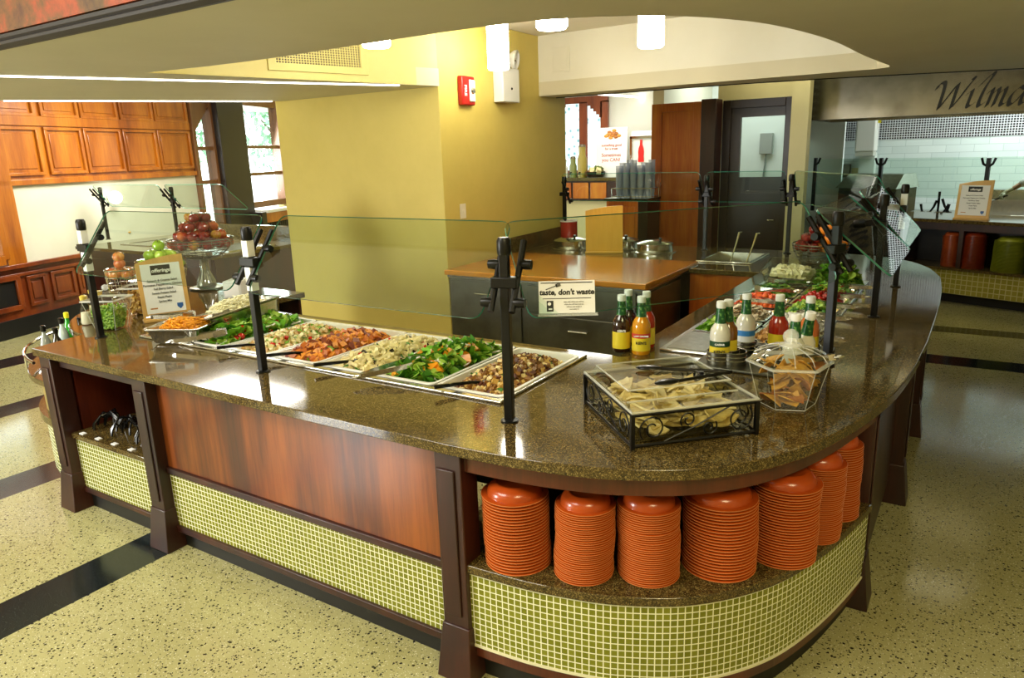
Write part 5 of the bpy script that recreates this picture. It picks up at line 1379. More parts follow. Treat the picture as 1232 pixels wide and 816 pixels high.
q = MB(); q.lathe([(0, 0), (.03, 0), (.022, .012), (0, .016)], 14, (0, 0, 0), 0, Matrix.Translation((.045, -.065, .12)) @ Matrix.Rotation(PI/2, 4, 'X')); part('strobe_lens', q, CHROME, fa)
text('lettering', 'FIRE', .05, WTXT, fa, Matrix.Translation((-.05, -.052, .12)) @ Matrix.Rotation(PI/2, 4, 'X') @ Matrix.Rotation(-PI/2, 4, 'Z'), bold=.001)
ls = fitted('light_switch', 'white light switch plate low on the yellow pillar', 'light switch', onp(557, 263))
part('plate', MB().bx(-.045, .045, -.008, -.001, 0, .13), pm('ivory plate', 'e6e0c4', .4), ls, bevel=.003)
part('toggle', MB().bx(-.01, .01, -.016, -.008, .05, .08), pm('ivory toggle', 'e8e4cc', .4), ls)
# bulkhead access panel
p = aty(675, 86, 6.74); ap = thing('access_panel', 'small square access panel on the cream bulkhead', 'access panel', (p.x, 6.745, p.z))
part('frame', MB().bx(-.10, .10, -.008, 0, 0, .23), WHITE, ap, bevel=.003)
part('door', MB().bx(-.075, .075, -.012, -.008, .025, .205), WHITE, ap, bevel=.003)
# air grille on the yellow recess side
gp = atp(384, 70, e0, dgn); gt = (dg1-dg0).normalized()
ag = thing('air_grille', 'pale yellow perforated air vent grille on the recess wall', 'air grille', (gp.x, gp.y, gp.z), math.atan2(gt.y, gt.x))
gw = .34
q = MB().prism([(-gw-.06, 0), (gw+.06, 0), (gw+.06, .3), (-gw-.06, .3)], 0, .012, [[(-gw, .05), (gw, .05), (gw, .25), (-gw, .25)]], 0, Matrix.Rotation(PI/2, 4, 'X') @ Matrix.Translation((0, -.1, 0)))
part('frame', q, YEL_L, ag, bevel=.003)
q = MB()
for k in range(33): x = -gw+2*gw*k/32; q.bx(x-.004, x+.004, -.008, -.002, -.05, .15)
for k in range(13): z = -.05+.2*k/12; q.bx(-gw, gw, -.008, -.002, z-.003, z+.003)
part('grating', q, YEL_L, ag)
part('duct_back', MB().bx(-gw, gw, -.0015, -.0005, -.05, .15), FLATBLK, ag)

# pendant cylinder lamps in the recess
for k, ((px, py), lab) in enumerate((((600, 84), 'white cylinder lamp hanging in front of the emergency light'), ((783, 57), 'white cylinder lamp in front of the cream bulkhead'), ((453, 57), 'white cylinder lamp beside the air grille'), ((664, 35), 'white cylinder lamp between the yellow pillar and the ceiling edge'))):
    p = atz(px, py, 2.56)
    t = thing('cylinder_lamp', lab, 'lamp', (p.x, p.y, 2.56), 0, 'cylinder lamps in the ceiling recess')
    part('glass', MB().lathe([(0, 0), (.078, 0), (.088, .012), (.088, .36), (0, .36)], 28), LAMPG, t)
    part('cap', MB().lathe([(0, .361), (.086, .361), (.086, .405), (.05, .41), (.05, .46), (0, .46)], 28), pm('dark lamp cap', '20261e', .4), t)
# cove lights along the lower soffit
def strip(a, b, z, lab, w=.03, h=.014, st=None):
    a, b = V((*a, 0)), V((*b, 0)); d = (b-a); n = V((d.y, -d.x, 0)).normalized()*w
    q = MB().prism([(a.x, a.y), (b.x, b.y), (b.x+n.x, b.y+n.y), (a.x+n.x, a.y+n.y)], z-h, z)
    return solo('cove_light', q, st or COVEG, lab, 'light strip', 'cove light strips')
strip((-5.06, 2.25), (-4.0, 4.65), ZS, 'long thin bright light strip along the near edge of the left soffit')
strip((-6.86, 3.05), (-5.80, 4.90), ZS, 'long thin bright light strip along the far edge of the left soffit')
a, b = atz(690, 111, 2.8), atz(832, 121, 2.8)
strip((a.x, a.y), (b.x, b.y), 2.8, 'bright ceiling light strip above the cherry partition', .1, .02)

# ------------------------------------------------------------------ rooms at the back
YC = 8.42
cx0, cx1 = aty(726, 238, YC).x, aty(779, 238, YC).x; ct = aty(750, 239, YC).z
cc = thing('cup_cabinet', 'cherry wood cabinet with dark green top carrying the stacked cups', 'cabinet', ((cx0+cx1)/2, YC+.2, FZ))
part('body', MB().bx(cx0+.03, cx1-.13, YC+.02, YC+.42, FZ, ct-.03), W_RED, cc, True, bevel=.005)
part('body', MB().bx(cx1-.13, cx1-.005, YC+.02, YC+.42, FZ, ct-.03), W_BLACKBR, cc, True)
part('top', MB().bx(cx0, cx1, YC, YC+.45, ct-.03, ct), pm('dark green stone', '12201a', .12), cc, True, bevel=.004)
part('door', MB().bx(cx0+.06, cx1-.17, YC+.005, YC+.02, .1, ct-.1), W_RED, cc, True, bevel=.004)
cup_m = pm('frosty plastic cup', 'c4d0e4', .2); cup_m.node_tree.nodes['Principled BSDF'].inputs['Alpha'].default_value = .45
cup = MB().openlathe([(.001, .0), (.030, .0), (.031, .004), (.043, .125), (.045, .128), (.043, .128)], 14)
cme = link_mesh('cup', cup, cup_m, 40)
ncol = 5
for i in range(ncol):
    for j in range(2):
        x = cx0+.17+.096*i; y = YC+.1+.11*j; n = 9+((i+j) % 3)
        for k in range(n):
            o = bpy.data.objects.new('plastic_cup', cme); COL.objects.link(o); o.location = (x, y, ct+.0005+k*.033)
            o.rotation_euler = (0, 0, 0)
            props(o, 'clear plastic cup, %s from the bottom of the %s %s stack on the cherry cabinet' % (ordn(k+1), ('first', 'second', 'third', 'fourth', 'fifth')[i], ('front', 'rear')[j]), 'cup', 'stacked clear cups')
q = MB()
for z in (.02, .12):
    q.tube([(cx0+.10, YC+.03, z), (cx0+.62, YC+.03, z), (cx0+.62, YC+.28, z), (cx0+.10, YC+.28, z)], .004, 6, closed=True)
for x, y in ((cx0+.10, YC+.03), (cx0+.62, YC+.03), (cx0+.62, YC+.28), (cx0+.10, YC+.28)): q.tube([(x, y, 0), (x, y, .12)], .004, 6)
q.v = [v+V((0, 0, ct)) for v in q.v]
solo('cup_rack', q, CHROME, 'thin wire rack round the stacked clear cups', 'rack')
# far servery counter with things on it, the leaning poster and the white cooler
YS = 12.2
sc = thing('servery_counter', 'dark red servery counter under the patterned window in the back room', 'counter', (-6.4, YS+.3, FZ))
zc2 = aty(690, 214, YS).z
xr = aty(745, 205, YS).x
part('top', MB().bx(-8.2, xr, YS, YS+.7, zc2-.06, zc2), GRAN, sc, True, bevel=.004)
part('front', MB().bx(-8.2, xr-.05, YS+.04, YS+.66, zc2-.42, zc2-.06), W_BARD, sc, True)
for k in range(4): part('door', MB().bx(-7.15+.36*k, -6.83+.36*k, YS+.02, YS+.04, zc2-.38, zc2-.09), W_RED, sc, True, bevel=.006)
part('base', MB().bx(-8.2, xr-.05, YS+.1, YS+.64, FZ, zc2-.42), pm('beige base', 'b3aa7c', .6), sc, True)
p = aty(733, 199, YS+.2)
po = thing('poster', 'white poster with orange food picture and red lettering leaning in the back room', 'poster', (p.x, YS+.35, zc2), .08)
ph = aty(725, 155, YS+.35).z-zc2+.02
B = Matrix.Rotation(-.08, 4, 'X')
part('sheet', MB().bx(-.34, .26, 0, .015, .0, ph, 0, B), pm('poster paper', 'e8e4dc', .5), po)
FXp = B @ Matrix.Translation((-.04, -.004, 0)) @ Matrix.Rotation(PI/2, 4, 'X')
RTX = pm('red print', 'b04a3a', .5)
for tx, z, s in (('something good', .56, .06), ('for a treat', .49, .06), ('Sometimes', .36, .085), ('you CAN!', .26, .085)): text('lettering', tx, s, RTX, po, FXp @ Matrix.Translation((0, ph*.08+z*ph/1.0*1.0, 0)), bold=.001)
q = MB(); r9 = random.Random(4)
for k in range(16): q.ball((r9.gauss(-.04, .09), -.008, ph*.86+r9.gauss(0, .03)), .035, k % 2, 8, 5, (1.2, .3, .8), B)
part('food_picture', q, [pm('print brown', 'a8641e', .5), pm('print orange', 'd08a2a', .5)], po)
p = aty(780, 200, 12.0)
co = thing('drinks_cooler', 'white drinks cooler with a red bottle emblem behind the cups', 'cooler', (aty(776, 200, 12.0).x+.05, 12.3, FZ))
zc_ = aty(770, 152, 12.0).z+FZ
part('body', MB().bx(-.33, .45, -.25, .3, 0, zc_-FZ), pm('white cooler', 'dcdcd6', .3), co, bevel=.02)
part('frame', MB().bx(-.35, -.30, -.275, -.25, .1, zc_-.02).bx(-.35, .45, -.275, -.25, zc_-.05, zc_-.0), CHROME, co, bevel=.004)
bx_ = aty(770, 190, 12.0).x-co.location.x; bz0 = aty(770, 195, 12.0).z; bz1 = aty(770, 168, 12.0).z; bh = bz1-bz0
q = MB(); pr = [(.0, 0), (.16, 0), (.17, .04), (.15, .25), (.17, .45), (.14, .62), (.07, .78), (.06, .95), (.07, 1.0), (0, 1.0)]
pts = [(x*bh*.85, z*bh) for x, z in pr]+[(-x*bh*.85, z*bh) for x, z in reversed(pr[1:-1])]
n = len(pts)
q.add([(bx_+a, -.262, bz0-FZ+b) for a, b in pts]+[(bx_+a, -.252, bz0-FZ+b) for a, b in pts], [tuple(range(n)), tuple(range(n, 2*n))[::-1]]+[(i, i+n, (i+1) % n+n, (i+1) % n) for i in range(n)])
part('bottle_emblem', q, pm('bright red emblem', 'd0140c', .4), co)
# dispensers and bits on the servery counter
for k, (px, lab, cm, hh, rr_) in enumerate(((676, 'white labelled dispenser at the left of the back room counter', 'dcdacb', .30, .11), (689, 'tall olive jug on the back room counter', '6a7034', .34, .07), (700, 'gold topped dispenser on the back room counter', '8a7a2c', .55, .09))):
    x = aty(px, 205, YS+.2).x
    d_ = thing('drink_dispenser', lab, 'dispenser', (x, YS+.22, zc2))
    part('body', MB().lathe([(0, 0), (rr_, 0), (rr_, hh*.6), (rr_*.7, hh*.75), (rr_*.75, hh), (0, hh)], 18), pm('dispenser colour %d' % k, cm, .35), d_)
    part('tap', MB().tube([(0, -rr_, .09), (0, -rr_-.05, .09), (0, -rr_-.05, .05)], .012), BLACKP, d_)
    part('lid', MB().lathe([(0, hh), (rr_*.8, hh), (rr_*.6, hh+.04), (0, hh+.05)], 18), pm('lid colour %d' % k, '55482a', .4), d_)
pl = thing('snack_basket', 'dark basket of wrapped snacks on the back room counter beside the poster', 'basket', (aty(716, 205, YS+.2).x, YS+.2, zc2))
part('basket', MB().openlathe([(.001, .003), (.14, .003), (.19, .10), (.2, .10)], 18), W_BLACKBR, pl)
q = MB(); r9 = random.Random(8)
for k in range(18): chunk(q, Matrix.Translation((r9.uniform(-.12, .12), r9.uniform(-.12, .12), .08+.06*r9.random())) @ eul(r9, 1), .09, k % 3, r9)
part('snacks', q, [pm('wrapper brown', '6a4420', .3), pm('wrapper green', '5a6a24', .3), pm('wrapper cream', 'c9bc8a', .3)], pl)

# ------------------------------------------------------------------ serving counter on the far left
dx0, dx1, dy0, dy1 = -9.45, -6.75, 4.72, 6.0
dc = thing('serving_counter', 'dark serving counter with steel wells against the left wall', 'counter', ((dx0+dx1)/2, dy0+.6, FZ))
part('top', MB().prism(rect(dx0, dx1, dy0-.04, dy1), .90, .94), GRAN, dc, True, bevel=.004)
part('front', MB().bx(dx0+.14, dx1-.1, dy0+.02, dy0+.05, .1, .90), W_BARD, dc, True)
for k in range(4):
    x = dx0+.25+.62*k; part('front_panel', MB().bx(x, x+.5, dy0, dy0+.02, .2, .8), W_BARD, dc, True, bevel=.008)
part('corner_post', MB().bx(dx0+.02, dx0+.14, dy0-.01, dy0+.1, FZ, .90), W_BLACKBR, dc, True, bevel=.004)
part('side', MB().bx(dx1-.1, dx1-.07, dy0+.05, dy1-.05, FZ, .90), W_BARD, dc, True)
part('kick_board', MB().bx(dx0+.14, dx1-.1, dy0+.06, dy0+.08, FZ, .1), FLATBLK, dc, True)
part('backsplash', MB().bx(-8.35, dx1, dy1-.05, dy1, .94, 1.12), GRAN, dc, True)
for k in range(3):
    x = -9.0+.75*k
    w_ = part('well', MB().prism(rect(x, x+.62, 5.0, 5.62), .94, .95, [rect(x+.05, x+.57, 5.05, 5.57)]).bx(x+.05, x+.57, 5.05, 5.57, .941, .943), STEEL, dc, True)
YDp = 5.3
for px, lab in ((124, 'black guard post with clamps on the far left serving counter, nearer the wall'), (209, 'black guard post with clamps on the far left serving counter, nearer the windows')):
    p = aty(px, 250, YDp); post(p.x, YDp, PI, lab, ztop=1.60, z0=.94)
xa_, xb_ = aty(124, 250, YDp).x, aty(209, 250, YDp).x
pane((xb_-.06, YDp+.08, 1.37), (xa_+.06, YDp+.08, 1.37), (xa_+.06, YDp-.13, 1.66), (xb_-.06, YDp-.13, 1.66), 'glass pane between the two posts of the far left serving counter')
pane((xb_+1.3, YDp+.08, 1.37), (xb_+.06, YDp+.08, 1.37), (xb_+.06, YDp-.13, 1.66), (xb_+1.15, YDp-.13, 1.66), 'glass pane in front of the arched window on the far left serving counter')
p = aty(142, 289, 5.75)
board(p.x, 5.78, .95, math.radians(54), .30, .40, 'small wood backed menu board on the far left serving counter', W_BOARDY, lines=MENU[:4], crest=False)
pl_ = thing('globe_lamp', 'small white round globe lamp on the left wall behind the guard post', 'lamp', ws(wl(130, 238)[0], wl(130, 238)[1], .001))
part('globe', MB().ball((0, 0, 0), .09, 0, 16, 10, (1, 1, 1), Matrix.Translation(WN*.12)), glow('globe glow', 'fffaf0', 3), pl_)
part('wall_plate', MB().tube([WN*.001, WN*.05], .03, 12), STEEL, pl_)

# ------------------------------------------------------------------ kitchen counter behind, on the right
KP = V((-.44, 10.22, 0)); KT = V((.93, -.367, 0)).normalized(); KN = V((-KT.y, KT.x, 0))     # KN points away from the camera
def ks(s, d, z): p = KP+KT*s+KN*d; return V((p.x, p.y, z))
def kbox(mb, s0, s1, d0, d1, z0, z1, m=0):
    return mb.add([ks(s, d, z) for s in (s0, s1) for d in (d0, d1) for z in (z0, z1)], [(0, 1, 3, 2), (4, 6, 7, 5), (0, 4, 5, 1), (2, 3, 7, 6), (0, 2, 6, 4), (1, 5, 7, 3)], m)
kc = thing('grill_counter', 'dark grill counter with plate shelf and olive mosaic base on the right', 'counter', ks(.8, .4, FZ))
s0, s1 = -1.55, 4.2
part('top', kbox(MB(), s0, s1, -.02, .85, .91, .95), GRAN, kc, True, bevel=.004)
part('apron', kbox(MB(), s0, s1, .04, .07, .82, .91), W_BARD, kc, True)
part('shelf', kbox(MB(), s0, s1, .0, .5, .345, .375), GRAN, kc, True)
q = MB(); q.wall([tuple(ks(s0, .03, 0)[:2]), tuple(ks(s1, .03, 0)[:2])], .06, .345, th=.03)
part('tile_band', q, TILE_D, kc, True)
part('kick_board', kbox(MB(), s0, s1, .20, .23, FZ, .06), FLATBLK, kc, True)
part('back_lining', kbox(MB(), s0, s1, .5, .53, FZ, .91), FLATBLK, kc, True)
part('end_panel', kbox(MB(), s0, s0+.04, .0, .8, FZ, .91), W_BARD, kc, True)
for s in (-.42, .30, 1.2): part('divider', kbox(MB(), s-.025, s+.025, .05, .5, .375, .82), W_BARD, kc, True)
DRP = pm('dull orange plate', 'a8481c', .3); DRP2 = pm('rust orange plate', '8a2f12', .3); GRP = pm('olive green plate', '8a9224', .3)
def kstack(px, r, mat, col, where, seed, ztop):
    p = atp(px, 300, ks(0, .19, 0), KN); stack(p.x, p.y, .375, r, .0125, ztop, '', mat, where, seed, col)
kstack(1145, .105, DRP, 'orange', 'orange stack at left of the grill counter shelf', 21, .79)
kstack(1171, .135, DRP2, 'rust', 'rust stack in the middle of the grill counter shelf', 22, .80)
kstack(1216, .175, GRP, 'olive green', 'olive green stack on the grill counter shelf', 23, .78)
# guard on the grill counter
for px, lab in ((981, 'black guard post at the left end of the grill counter'), (1060, 'forked black guard post on the grill counter below the paper towel box'), (1189, 'forked black guard post on the grill counter beside the menu board')):
    p = atp(px, 200, ks(0, .30, 0), KN); zt2 = atp(px, 190, ks(0, .30, 0), KN).z
    t = thing('guard_post', lab, 'guard post', (p.x, p.y, .95), math.atan2(KT.y, KT.x))
    part('pole', MB().bx(-.02, .02, -.02, .02, 0, zt2-.95), BLACK, t, bevel=.003)
    for sx in ((1,) if px < 1000 else (-1, 1)):
        part('fork_arm', MB().tube([(0, 0, zt2-.95-.10), (sx*.05, -.01, zt2-.95-.07), (sx*.075, -.01, zt2-.95+.0)], .014, 8), BLACK, t)
pk = [atp(px, 200, ks(0, .285, 0), KN) for px in (984, 1057, 1063, 1186, 1192, 1300)]
zt2 = atp(1100, 190, ks(0, .285, 0), KN).z
for (a, b), lab in (((0, 1), 'upright glass pane at the left end of the grill counter'), ((2, 3), 'upright glass pane in the middle of the grill counter'), ((4, 5), 'upright glass pane in front of the cook')):
    a, b = pk[a], pk[b]
    pane((a.x, a.y, 1.18), (b.x, b.y, 1.18), (b.x, b.y, zt2), (a.x, a.y, zt2), lab, r=.02)
p = atp(1168, 262, ks(0, .12, 0), KN)
board(p.x, p.y, .95, math.atan2(KT.y, KT.x)+.1, .36, .46, 'wood backed menu board on the grill counter', W_BOARDY, lines=MENU, head='offerings')
# food warmer and dark cabinet on its left end
fw_ = thing('food_warmer', 'steel topped dark food warmer box on the left end of the grill counter', 'food warmer', ks(-1.1, .66, .95), math.atan2(KT.y, KT.x))
part('body', MB().bx(-.4, .4, -.25, .3, 0, .32), pm('dark olive steel', '4a4624', .4, .4), fw_, bevel=.006)
part('hood', MB().add([(-.42, -.3, .32), (.42, -.3, .32), (.42, .32, .32), (-.42, .32, .32), (-.38, -.05, .50), (.38, -.05, .50), (.38, .28, .50), (-.38, .28, .50)], [(0, 1, 5, 4), (1, 2, 6, 5), (2, 3, 7, 6), (3, 0, 4, 7), (4, 5, 6, 7), (3, 2, 1, 0)]), STEEL, fw_)
part('side_panel', MB().bx(-.395, .395, -.262, -.25, .04, .28), W_BLACKBR, fw_)
# hood with the sign
YH = 9.72
hx0 = aty(974, 120, YH).x
hz0 = aty(1100, 139, YH).z
hood_o = thing('exhaust_hood', 'brushed steel exhaust hood with black script name over the grill', 'hood', (1.5, YH+.5, hz0))
part('shell', MB().bx(hx0, 5.0, YH, YH+.03, hz0, 3.1).bx(hx0, hx0+.03, YH+.03, YH+1.5, hz0, 3.1).bx(hx0+.03, 5.0, YH+1.47, YH+1.5, hz0, 3.1), noisy('swirled brushed steel', '86847a', 'aeaca2', 2.2, .24, 1), hood_o, True)
part('filter', MB().bx(hx0+.03, 5.0, YH+.03, YH+1.47, hz0+.25, hz0+.28), STEEL_D, hood_o, True)
# calligraphic letters: strokes swept by a broad nib
def nib_text(mb, glyphs, M, sc_, nib=.14, ang=.75, slant=.22):
    x = 0; ca, sa = math.cos(ang)*nib, math.sin(ang)*nib
    for strokes, adv in glyphs:
        for pts in strokes:
            P = smooth_path([(a+x+slant*b, b) for a, b in pts], 6)
            for i in range(len(P)-1):
                (a0, b0), (a1, b1) = P[i], P[i+1]
                qd = [(a0-ca, b0-sa), (a1-ca, b1-sa), (a1+ca, b1+sa), (a0+ca, b0+sa)]
                d0 = (a1-a0)*sa-(b1-b0)*ca
                if d0 < 0: qd = qd[::-1]
                vs = [M @ V((u*sc_, 0, v*sc_)) for u, v in qd]+[M @ V((u*sc_, .012, v*sc_)) for u, v in qd]
                mb.add(vs, [(3, 2, 1, 0), (4, 5, 6, 7), (0, 1, 5, 4), (1, 2, 6, 5), (2, 3, 7, 6), (3, 0, 4, 7)])
        x += adv
G_W = ([[(-.1, 1.15), (-.02, 1.42), (.2, 1.5), (.3, 1.2), (.34, .1), (.36, .0)], [(.36, .0), (.66, .7), (.95, 1.35), (.98, 1.1), (1.0, .1), (1.02, .0)], [(1.02, 0), (1.3, .6), (1.55, 1.25), (1.72, 1.6), (1.64, 1.66)]], 1.62)
G_i = ([[(.0, .75), (.18, .95), (.22, .8), (.2, .15), (.3, .02), (.5, .2)], [(.24, 1.35), (.29, 1.41)]], .52)
G_l = ([[(-.02, 1.2), (.2, 1.55), (.44, 1.86), (.5, 1.72), (.3, 1.1), (.22, .3), (.3, .02), (.52, .2)]], .55)
G_m = ([[(0, .75), (.14, .95), (.18, .8), (.14, 0)], [(.15, .55), (.42, .95), (.5, .8), (.46, 0)], [(.47, .55), (.76, .95), (.84, .8), (.8, .15), (.9, .02), (1.1, .2)]], 1.14)
G_a = ([[(.62, .88), (.36, .98), (.06, .55), (.08, .06), (.3, .08), (.62, .7)], [(.68, .95), (.6, .3), (.68, .02), (.9, .2)]], .92)
G_ap = ([[(.06, 1.75), (.1, 1.5), (.0, 1.3)]], .3)
G_s = ([[(.5, .88), (.3, .98), (.14, .8), (.36, .5), (.4, .15), (.2, .0), (.0, .1)]], .6)
wp_ = aty(1121, 131, YH-.012); we = aty(1214, 126, YH-.012)
scw = (we.x-wp_.x)/3.95
q = MB(); nib_text(q, [G_W, G_i, G_l, G_m, G_a, G_ap, G_s], Matrix.Translation((wp_.x, YH-.014, wp_.z)), scw)
part('lettering', q, INK, hood_o, True, smooth=0)
# paper towel dispenser hanging at the tile wall, hot line along the back
p0_, p1_ = aty(1027, 185, 11.9), aty(1055, 139, 11.9)
pt_ = thing('towel_dispenser', 'white paper towel dispenser box under the hood at the kitchen wall', 'towel dispenser', ((p0_.x+p1_.x)/2, 12.2, p0_.z))
wd = p1_.x-p0_.x
part('column', MB().bx(-wd*.4, wd*.4, .12, .38, FZ-p0_.z, 0), pm('pale column', 'c8d2cc', .4), pt_)
part('body', MB().bx(-wd/2, wd/2, -.25, .12, .02, .62), pm('white box', 'd6d8d0', .35), pt_, bevel=.02)
part('lower_lip', MB().bx(-wd/2+.01, wd/2-.01, -.24, .1, -.04, .02), pm('pale lip', 'b8bcae', .35), pt_, bevel=.006)
part('yellow_tag', MB().bx(wd/2+.01, wd/2+.05, -.2, -.19, .42, .64), pm('yellow tag', 'e0d21e', .4), pt_)
hl = thing('hot_line', 'long steel cooking line along the white tiled kitchen wall', 'stove', (1.5, 12.2, FZ))
zl = aty(1150, 258, 11.9).z
part('body', MB().bx(-.9, 5.5, 11.85, YK-.02, FZ, zl), STEEL, hl, True, bevel=.004)
part('back_guard', MB().bx(.0, 5.5, 12.5, YK-.015, zl, zl+.30), STEEL, hl, True)
part('rail', MB().tube([(-.85, 11.80, zl-.04), (5.4, 11.80, zl-.04)], .018), STEEL_B, hl, True)
for k, (px, hh, ln) in enumerate(((1110, .10, -.2), (1118, .14, .35), (1128, .24, 0.0), (1134, .1, .4), (1138, .1, .2), (1142, .16, -.4))):
    x = aty(px, 255, 12.1).x; u = thing('cooking_utensil', 'black handled cooking utensil standing on the steel line, %s from the left' % ('first', 'second', 'third', 'fourth', 'fifth', 'sixth')[k], 'utensil', (x, 12.1, zl))
    part('handle', MB().tube([(0, 0, .0), (ln*hh, 0, hh*.6), (ln*hh*1.6, 0, hh*1.25)], [.012, .016, .018], 8), BLACKP, u)
    part('head', MB().bx(-.03, .03, -.012, .012, 0, .02), STEEL_D, u)
sb = thing('wall_socket', 'dark socket box with yellow tab on the pale kitchen column', 'socket', (aty(1011, 206, 12.4).x, YK-.012, aty(1011, 206, 12.4).z))
part('box', MB().bx(-.12, .12, -.09, 0, -.1, .1), STEEL_D, sb, bevel=.008); part('tab', MB().bx(.14, .24, -.05, 0, -.06, .04), pm('cream tab', 'cfc48a', .4), sb)

# ------------------------------------------------------------------ cook at the right edge: arm reaches in with a spatula
SKIN = pm('skin', 'b98a6a', .5, sss=0); GLOVE = pm('pale glove', 'c9c8a8', .4); COAT = pm('white cook coat', 'dcdcd8', .7); TROU = pm('dark trousers', '1d1c1c', .7)
h = aty(1212, 231, 11.15)                      # hand
el = aty(1246, 212, 11.25); el = V((el.x, 11.25, el.z))
def skin_mesh(name, joints, bones, mat, parent, vox=.011, it=5):
    """one continuous skin grown over tapered limbs between the joints"""
    m = MB()
    for i, j in bones:
        p, q = V(joints[i][0]), V(joints[j][0]); r0, r1 = joints[i][1:], joints[j][1:]
        n = max(3, int((q-p).length/(.35*min(r0[0], r1[0])))+1)
        for k in range(n+1):
            t_ = k/n; rx = r0[0]*(1-t_)+r1[0]*t_; ry = r0[-1]*(1-t_)+r1[-1]*t_
            m.ball(p.lerp(q, t_), 1, 0, 14, 10, (rx, ry, min(rx, ry)))
    me = link_mesh(name, m, mat, 0); o = bpy.data.objects.new(name, me); COL.objects.link(o)
    rm = o.modifiers.new('rm', 'REMESH'); rm.mode = 'VOXEL'; rm.voxel_size = vox
    sm = o.modifiers.new('sm', 'SMOOTH'); sm.factor = .5; sm.iterations = it
    dg = bpy.context.evaluated_depsgraph_get(); dg.update()
    m2 = bpy.data.meshes.new_from_object(o.evaluated_get(dg)); m2.shade_smooth(); m2.materials.clear(); m2.materials.append(mat)
    bpy.data.objects.remove(o); o2 = bpy.data.objects.new(name, m2); COL.objects.link(o2)
    if parent: o2.parent = parent
    return o2
sx_ = el.x+.30; by = 11.40
ct_ = thing('person', 'cook in white coat and pale gloves reaching in with a spatula at the right edge', 'person', (sx_+.18, by, FZ))
cb = V((sx_+.18, by, FZ))
def J(x, y, z): return V((x, y, z))
hl_ = V((h.x, h.y, h.z))-cb; ell = el-cb
body = skin_mesh('body', [(J(0, 0, .95), .13, .10), (J(0, 0, 1.15), .12, .09), (J(0, 0, 1.36), .14, .09), (J(0, 0, 1.54), .05), (J(0, -.025, 1.645), .058, .066), (J(0, -.012, 1.735), .075, .092),
    (J(-.17, 0, 1.42), .06), (ell, .042), (hl_+(ell-hl_)*.22, .03), (J(.17, 0, 1.42), .06), (J(.24, -.02, 1.14), .042), (J(.18, -.18, 1.0), .03),
    (J(-.09, 0, .88), .09), (J(-.10, -.02, .48), .062), (J(-.10, .01, .08), .045), (J(-.10, -.13, .04), .04), (J(.09, 0, .88), .09), (J(.10, -.02, .48), .062), (J(.10, .01, .08), .045), (J(.10, -.13, .04), .04)],
    [(0, 1), (1, 2), (2, 3), (3, 4), (4, 5), (2, 6), (6, 7), (7, 8), (2, 9), (9, 10), (10, 11), (0, 12), (12, 13), (13, 14), (14, 15), (0, 16), (16, 17), (17, 18), (18, 19)], SKIN, ct_)
# coat: torso and sleeves; trousers; hair; face details
mid = hl_+(ell-hl_)*.55
skin_mesh('coat', [(J(0, 0, .84), .205, .16), (J(0, 0, 1.15), .185, .14), (J(0, 0, 1.37), .20, .135), (J(0, 0, 1.47), .085), (J(-.18, 0, 1.42), .075), (ell, .06), (mid, .05), (J(.18, 0, 1.42), .075), (J(.245, -.02, 1.14), .06), (J(.2, -.13, 1.04), .05)],
    [(0, 1), (1, 2), (2, 3), (2, 4), (4, 5), (5, 6), (2, 7), (7, 8), (8, 9)], COAT, ct_)
skin_mesh('trousers', [(J(0, 0, .93), .165, .13), (J(-.09, 0, .85), .10), (J(-.10, -.02, .48), .078), (J(-.10, .01, .10), .07), (J(.09, 0, .85), .10), (J(.10, -.02, .48), .078), (J(.10, .01, .10), .07)], [(0, 1), (1, 2), (2, 3), (0, 4), (4, 5), (5, 6)], TROU, ct_)
part('hair', MB().ball((0, .02, 1.765), .098, 0, 18, 12, (.88, 1.0, .82)), pm('dark hair', '20160f', .6), ct_)
q = MB().ball((0, -.098, 1.675), .016, 0, 10, 8, (.8, 1.2, 1.2)).ball((-.075, 0, 1.675), .02, 0, 8, 6, (.4, .8, 1.3)).ball((.075, 0, 1.675), .02, 0, 8, 6, (.4, .8, 1.3))
part('nose_and_ears', q, SKIN, ct_)
q = MB().ball((-.03, -.094, 1.705), .009, 0, 8, 6).ball((.03, -.094, 1.705), .009, 0, 8, 6); part('eyes', q, INK, ct_)
part('mouth', MB().ball((0, -.088, 1.632), .02, 0, 10, 6, (1, .3, .25)), pm('lips', '8a4a3c', .5), ct_)
# gloved hand with five fingers round the spatula handle
fwd = (hl_-ell).normalized(); side = V((0, 0, 1)).cross(fwd).normalized(); upv = fwd.cross(side)
def hp(a, b, c): return hl_+fwd*a+side*b+upv*c
hj = [(hp(-.06, 0, 0), .026), (hp(.0, 0, .005), .034, .02), (hp(.045, 0, .0), .036, .016)]
hb = [(0, 1), (1, 2)]
for k, (o_, ln) in enumerate(((-.028, .06), (-.009, .07), (.010, .065), (.027, .05))):
    b_ = len(hj); hj += [(hp(.06, o_, .0), .0095), (hp(.06+ln*.45, o_*1.1, -.006), .0088), (hp(.06+ln*.7, o_*1.1, -.03), .008), (hp(.055+ln*.55, o_*1.05, -.048), .0072)]
    hb += [(2, b_), (b_, b_+1), (b_+1, b_+2), (b_+2, b_+3)]
b_ = len(hj); hj += [(hp(.01, -.036, -.008), .012), (hp(.04, -.05, -.024), .010), (hp(.07, -.038, -.04), .0085)]; hb += [(1, b_), (b_, b_+1), (b_+1, b_+2)]
skin_mesh('glove', hj, hb, GLOVE, ct_, .003, 3)
tipw = aty(1188, 243, 11.1)
sp = thing('spatula', 'dark spatula held in the gloved hand at the right edge', 'spatula', cb+hp(.075, 0, -.028))
dv = V((tipw.x, 11.1, tipw.z))-(cb+hp(.075, 0, -.028))
